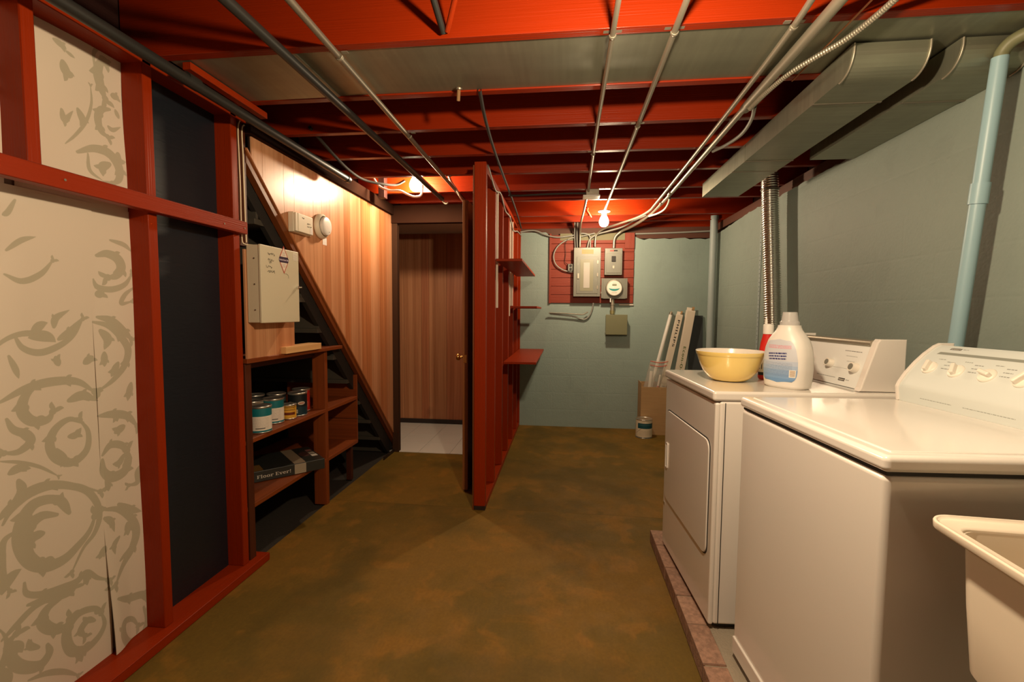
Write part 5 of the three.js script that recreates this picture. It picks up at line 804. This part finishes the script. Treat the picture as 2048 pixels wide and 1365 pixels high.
// ---------------------------------------------------------------- on the dryer
{
  const y = APP + 0.9655;
  const b = thing('mixing_bowl', 'large yellow glass mixing bowl on top of the dryer', 'bowl', [0.745, y, -2.172]); origins.delete(b);
  const outer = [[0, 0.002], [0.060, 0.001], [0.072, 0.004], [0.092, 0.018], [0.112, 0.044], [0.126, 0.075], [0.137, 0.110], [0.1385, 0.116], [0.1415, 0.118], [0.1445, 0.130], [0.1445, 0.134]], inner = [[0.1445, 0.134], [0.1425, 0.136], [0.140, 0.134], [0.132, 0.100], [0.120, 0.072], [0.106, 0.045], [0.085, 0.020], [0.06, 0.009], [0, 0.008]];
  mesh('outer_glaze', lathe(outer, 64), P(lin(0.90, 0.68, 0.22), 0.18, { clearcoat: 0.5 }), b); mesh('inner_glaze', lathe(inner, 64), P(lin(0.85, 0.80, 0.72), 0.2), b, 'white inside of the bowl');
  // white detergent bottle
  const d = thing('detergent_bottle', 'white detergent bottle with blue label and clear cap', 'bottle', [0.920, y, -2.010], 0); origins.delete(d); d.rotation.y = Math.atan2(-0.905, 2.02) - 0.62;
  const H = [[0, 0.150, 0.092], [0.006, 0.164, 0.104], [0.03, 0.170, 0.110], [0.08, 0.177, 0.113], [0.13, 0.174, 0.112], [0.165, 0.164, 0.107], [0.195, 0.144, 0.098], [0.218, 0.114, 0.086], [0.235, 0.086, 0.076], [0.248, 0.074, 0.070], [0.256, 0.072, 0.070]];
  const at = (h) => { let i = 0; while (i + 2 < H.length && H[i + 1][0] < h) i++; const f = (h - H[i][0]) / (H[i + 1][0] - H[i][0]); return [mix(H[i][1], H[i + 1][1], f), mix(H[i][2], H[i + 1][2], f)]; };
  const sp = (a, h, o = 0) => { const [w, dd] = at(h), e = 2 / 2.7, c = Math.cos(a), s = Math.sin(a); return V(Math.sign(c) * Math.abs(c) ** e * (w * 1.04 / 2 + o), h, Math.sign(s) * Math.abs(s) ** e * (dd * 1.15 / 2 + o)); };
  const hs = []; for (let i = 0; i <= 40; i++) hs.push(i / 40 * 0.256); mesh('body', loft(hs.map((h) => { const l = []; for (let j = 0; j < 48; j++) l.push(sp(-j / 48 * Math.PI * 2, h)); return l; })), mat.plastic, d);
  const lt = canvas(384, 640, (c, w, h) => { c.fillStyle = '#c7ccd6'; c.fillRect(0, 0, w, h * 0.45); const bands = ['#c7ccd6', '#b6c2d6', '#a3b8d4', '#8caad0', '#7fa2cd', '#7099c9']; bands.forEach((k, i) => { c.fillStyle = k; c.fillRect(0, h * (0.40 + i * 0.10), w, h * 0.11); }); lines(c, 90, 90, 220, 3, 18, '#d78a9c', 10, 3); c.save(); c.translate(110, 210); c.rotate(-0.12); for (let i = 0; i < 3; i++) lines(c, 0, i * 40, 150 - i * 8, 1, 10, '#2d3270', 22, 30 + i); c.restore(); lines(c, 70, 350, 250, 12, 17, '#6b7a9c', 4, 8); c.fillStyle = '#e9e4da'; c.fillRect(290, 440, 74, 110); c.fillStyle = '#9c7a5c'; for (let i = 0; i < 9; i++) c.fillRect(298, 450 + i * 10, 58, 5); });
  const pos = [], uv = [], idx = [], n = 20, m = 28; for (let j = 0; j <= m; j++) for (let i = 0; i <= n; i++) { const s = i / n * 2 - 1, tt = j / m * 2 - 1, lim = Math.pow(1 - Math.pow(Math.abs(tt), 5), 1 / 3.2) * (1 - 0.18 * Math.max(0, tt)), p = sp(Math.PI / 2 - s * lim * 0.86, 0.112 + tt * 0.088, 0.0009); pos.push(p.x, p.y, p.z); uv.push(0.5 + s * lim * 0.5, 0.5 + tt * 0.5); }
  for (let j = 0; j < m; j++) for (let i = 0; i < n; i++) { const a = j * (n + 1) + i, b2 = a + n + 1; idx.push(a, a + 1, b2, b2, a + 1, b2 + 1); }
  const lg = new THREE.BufferGeometry(); lg.setAttribute('position', new THREE.Float32BufferAttribute(pos, 3)); lg.setAttribute('uv', new THREE.Float32BufferAttribute(uv, 2)); lg.setIndex(idx); lg.computeVertexNormals(); mesh('label', lg, printed(lt, 0.45), d, 'blue and grey printed label');
  mesh('cap', lathe([[0.034, 0.252], [0.036, 0.254], [0.036, 0.270], [0.033, 0.272], [0.031, 0.276], [0.0265, 0.308], [0.024, 0.310], [0, 0.310]], 32), P(lin(0.80, 0.79, 0.78), 0.2, { transmission: 0.55, thickness: 0, ior: 1.3 }), d, 'clear measuring cap');
  // red bottle behind it
  const r = thing('cleaner_bottle', 'red cleaner bottle with white cap behind the detergent bottle', 'bottle', [0.928, y, -2.225], 0); origins.delete(r); r.rotation.y = Math.atan2(-0.928, 2.225);
  const rl = canvas(512, 256, (c, w, h) => { c.fillStyle = '#c8241c'; c.fillRect(0, 0, w, h); c.fillStyle = '#f0ece4'; c.fillRect(150, 120, 212, 66); c.fillStyle = '#1c1c1c'; c.font = 'bold 58px sans-serif'; c.textAlign = 'center'; c.fillText('Ti', 190, 172); c.fillStyle = '#1e2c34'; c.fillRect(150, 186, 212, 14); });
  const bl = [[0, 0.062, 0.040], [0.008, 0.072, 0.048], [0.05, 0.074, 0.050], [0.12, 0.072, 0.050], [0.17, 0.060, 0.044], [0.205, 0.044, 0.038], [0.212, 0.042, 0.037]].map(([h, w, dd]) => { const l = []; for (let j = 0; j < 36; j++) { const a = Math.PI / 2 + Math.PI - j / 36 * Math.PI * 2; l.push(V(Math.cos(a) * w / 2, h, Math.sin(a) * dd / 2)); } return l; });
  mesh('body', loft(bl), printed(rl, 0.35), r); mesh('cap', lathe([[0.021, 0.210], [0.022, 0.212], [0.022, 0.250], [0.018, 0.256], [0, 0.257]], 28), mat.plastic, r); mesh('spout', lathe([[0.006, 0.256], [0.0055, 0.270], [0.003, 0.285], [0, 0.286]], 16).translate(-0.010, 0, 0), mat.plastic, r);
}
// ---------------------------------------------------------------- utility sink
{
  const t = thing('utility_sink', 'cream plastic utility sink in front of the washing machine', 'sink', [0.974, 0, -0.676], 0), ry = -0.07; origins.delete(t); t.rotation.y = ry;
  // rim corner nearest the washer sits at local (-w/2, -d/2)
  const w = 0.56, d = 0.58, Hh = 0.945, cx = 0, cz = 0, lp = (ww, dd, r, y) => roundLoop(ww, dd, r, y, cx, cz, 10);
  const outer = [lp(w - 0.16, d - 0.17, 0.05, 0.650), lp(w - 0.115, d - 0.125, 0.06, 0.654), lp(w - 0.085, d - 0.09, 0.055, 0.680), lp(w - 0.075, d - 0.08, 0.045, 0.80), lp(w - 0.068, d - 0.070, 0.040, Hh - 0.018)];
  const rim = [lp(w - 0.066, d - 0.068, 0.040, Hh - 0.018), lp(w - 0.008, d - 0.008, 0.042, Hh - 0.018), lp(w - 0.001, d - 0.001, 0.045, Hh - 0.014), lp(w, d, 0.045, Hh - 0.003), lp(w - 0.003, d - 0.003, 0.044, Hh), lp(w - 0.012, d - 0.012, 0.040, Hh), lp(w - 0.015, d - 0.015, 0.038, Hh - 0.006), lp(w - 0.062, d - 0.062, 0.034, Hh - 0.009), lp(w - 0.068, d - 0.068, 0.032, Hh - 0.014)];
  const inner = [lp(w - 0.068, d - 0.068, 0.032, Hh - 0.014), lp(w - 0.074, d - 0.078, 0.036, Hh - 0.05), lp(w - 0.085, d - 0.09, 0.045, 0.80), lp(w - 0.10, d - 0.105, 0.05, 0.690), lp(w - 0.17, d - 0.18, 0.05, 0.660), lp(0.05, 0.05, 0.024, 0.656)];
  const flip = (ls) => loft(ls.map((l) => l.slice().reverse()), false, false);
  const g = mergeVertices(loft([...outer.map((l) => l.slice().reverse())], true, false)); mesh('tub', g, mat.tub, t);
  mesh('rim', flip(rim), mat.tub, t); mesh('basin', flip(inner), mat.tub, t); mesh('drain', lathe([[0, 0.6575], [0.022, 0.6575], [0.026, 0.660], [0.028, 0.6575]], 24), mat.chrome, t);
  for (const sx of [-1, 1]) for (const sz of [-1, 1]) mesh('leg', cyl([sx * (w / 2 - 0.075), 0, sz * (d / 2 - 0.085)], [sx * (w / 2 - 0.085), 0.68, sz * (d / 2 - 0.095)], 0.017, 0.022, 14), mat.tub, t);
}
renderer.render(scene, camera);
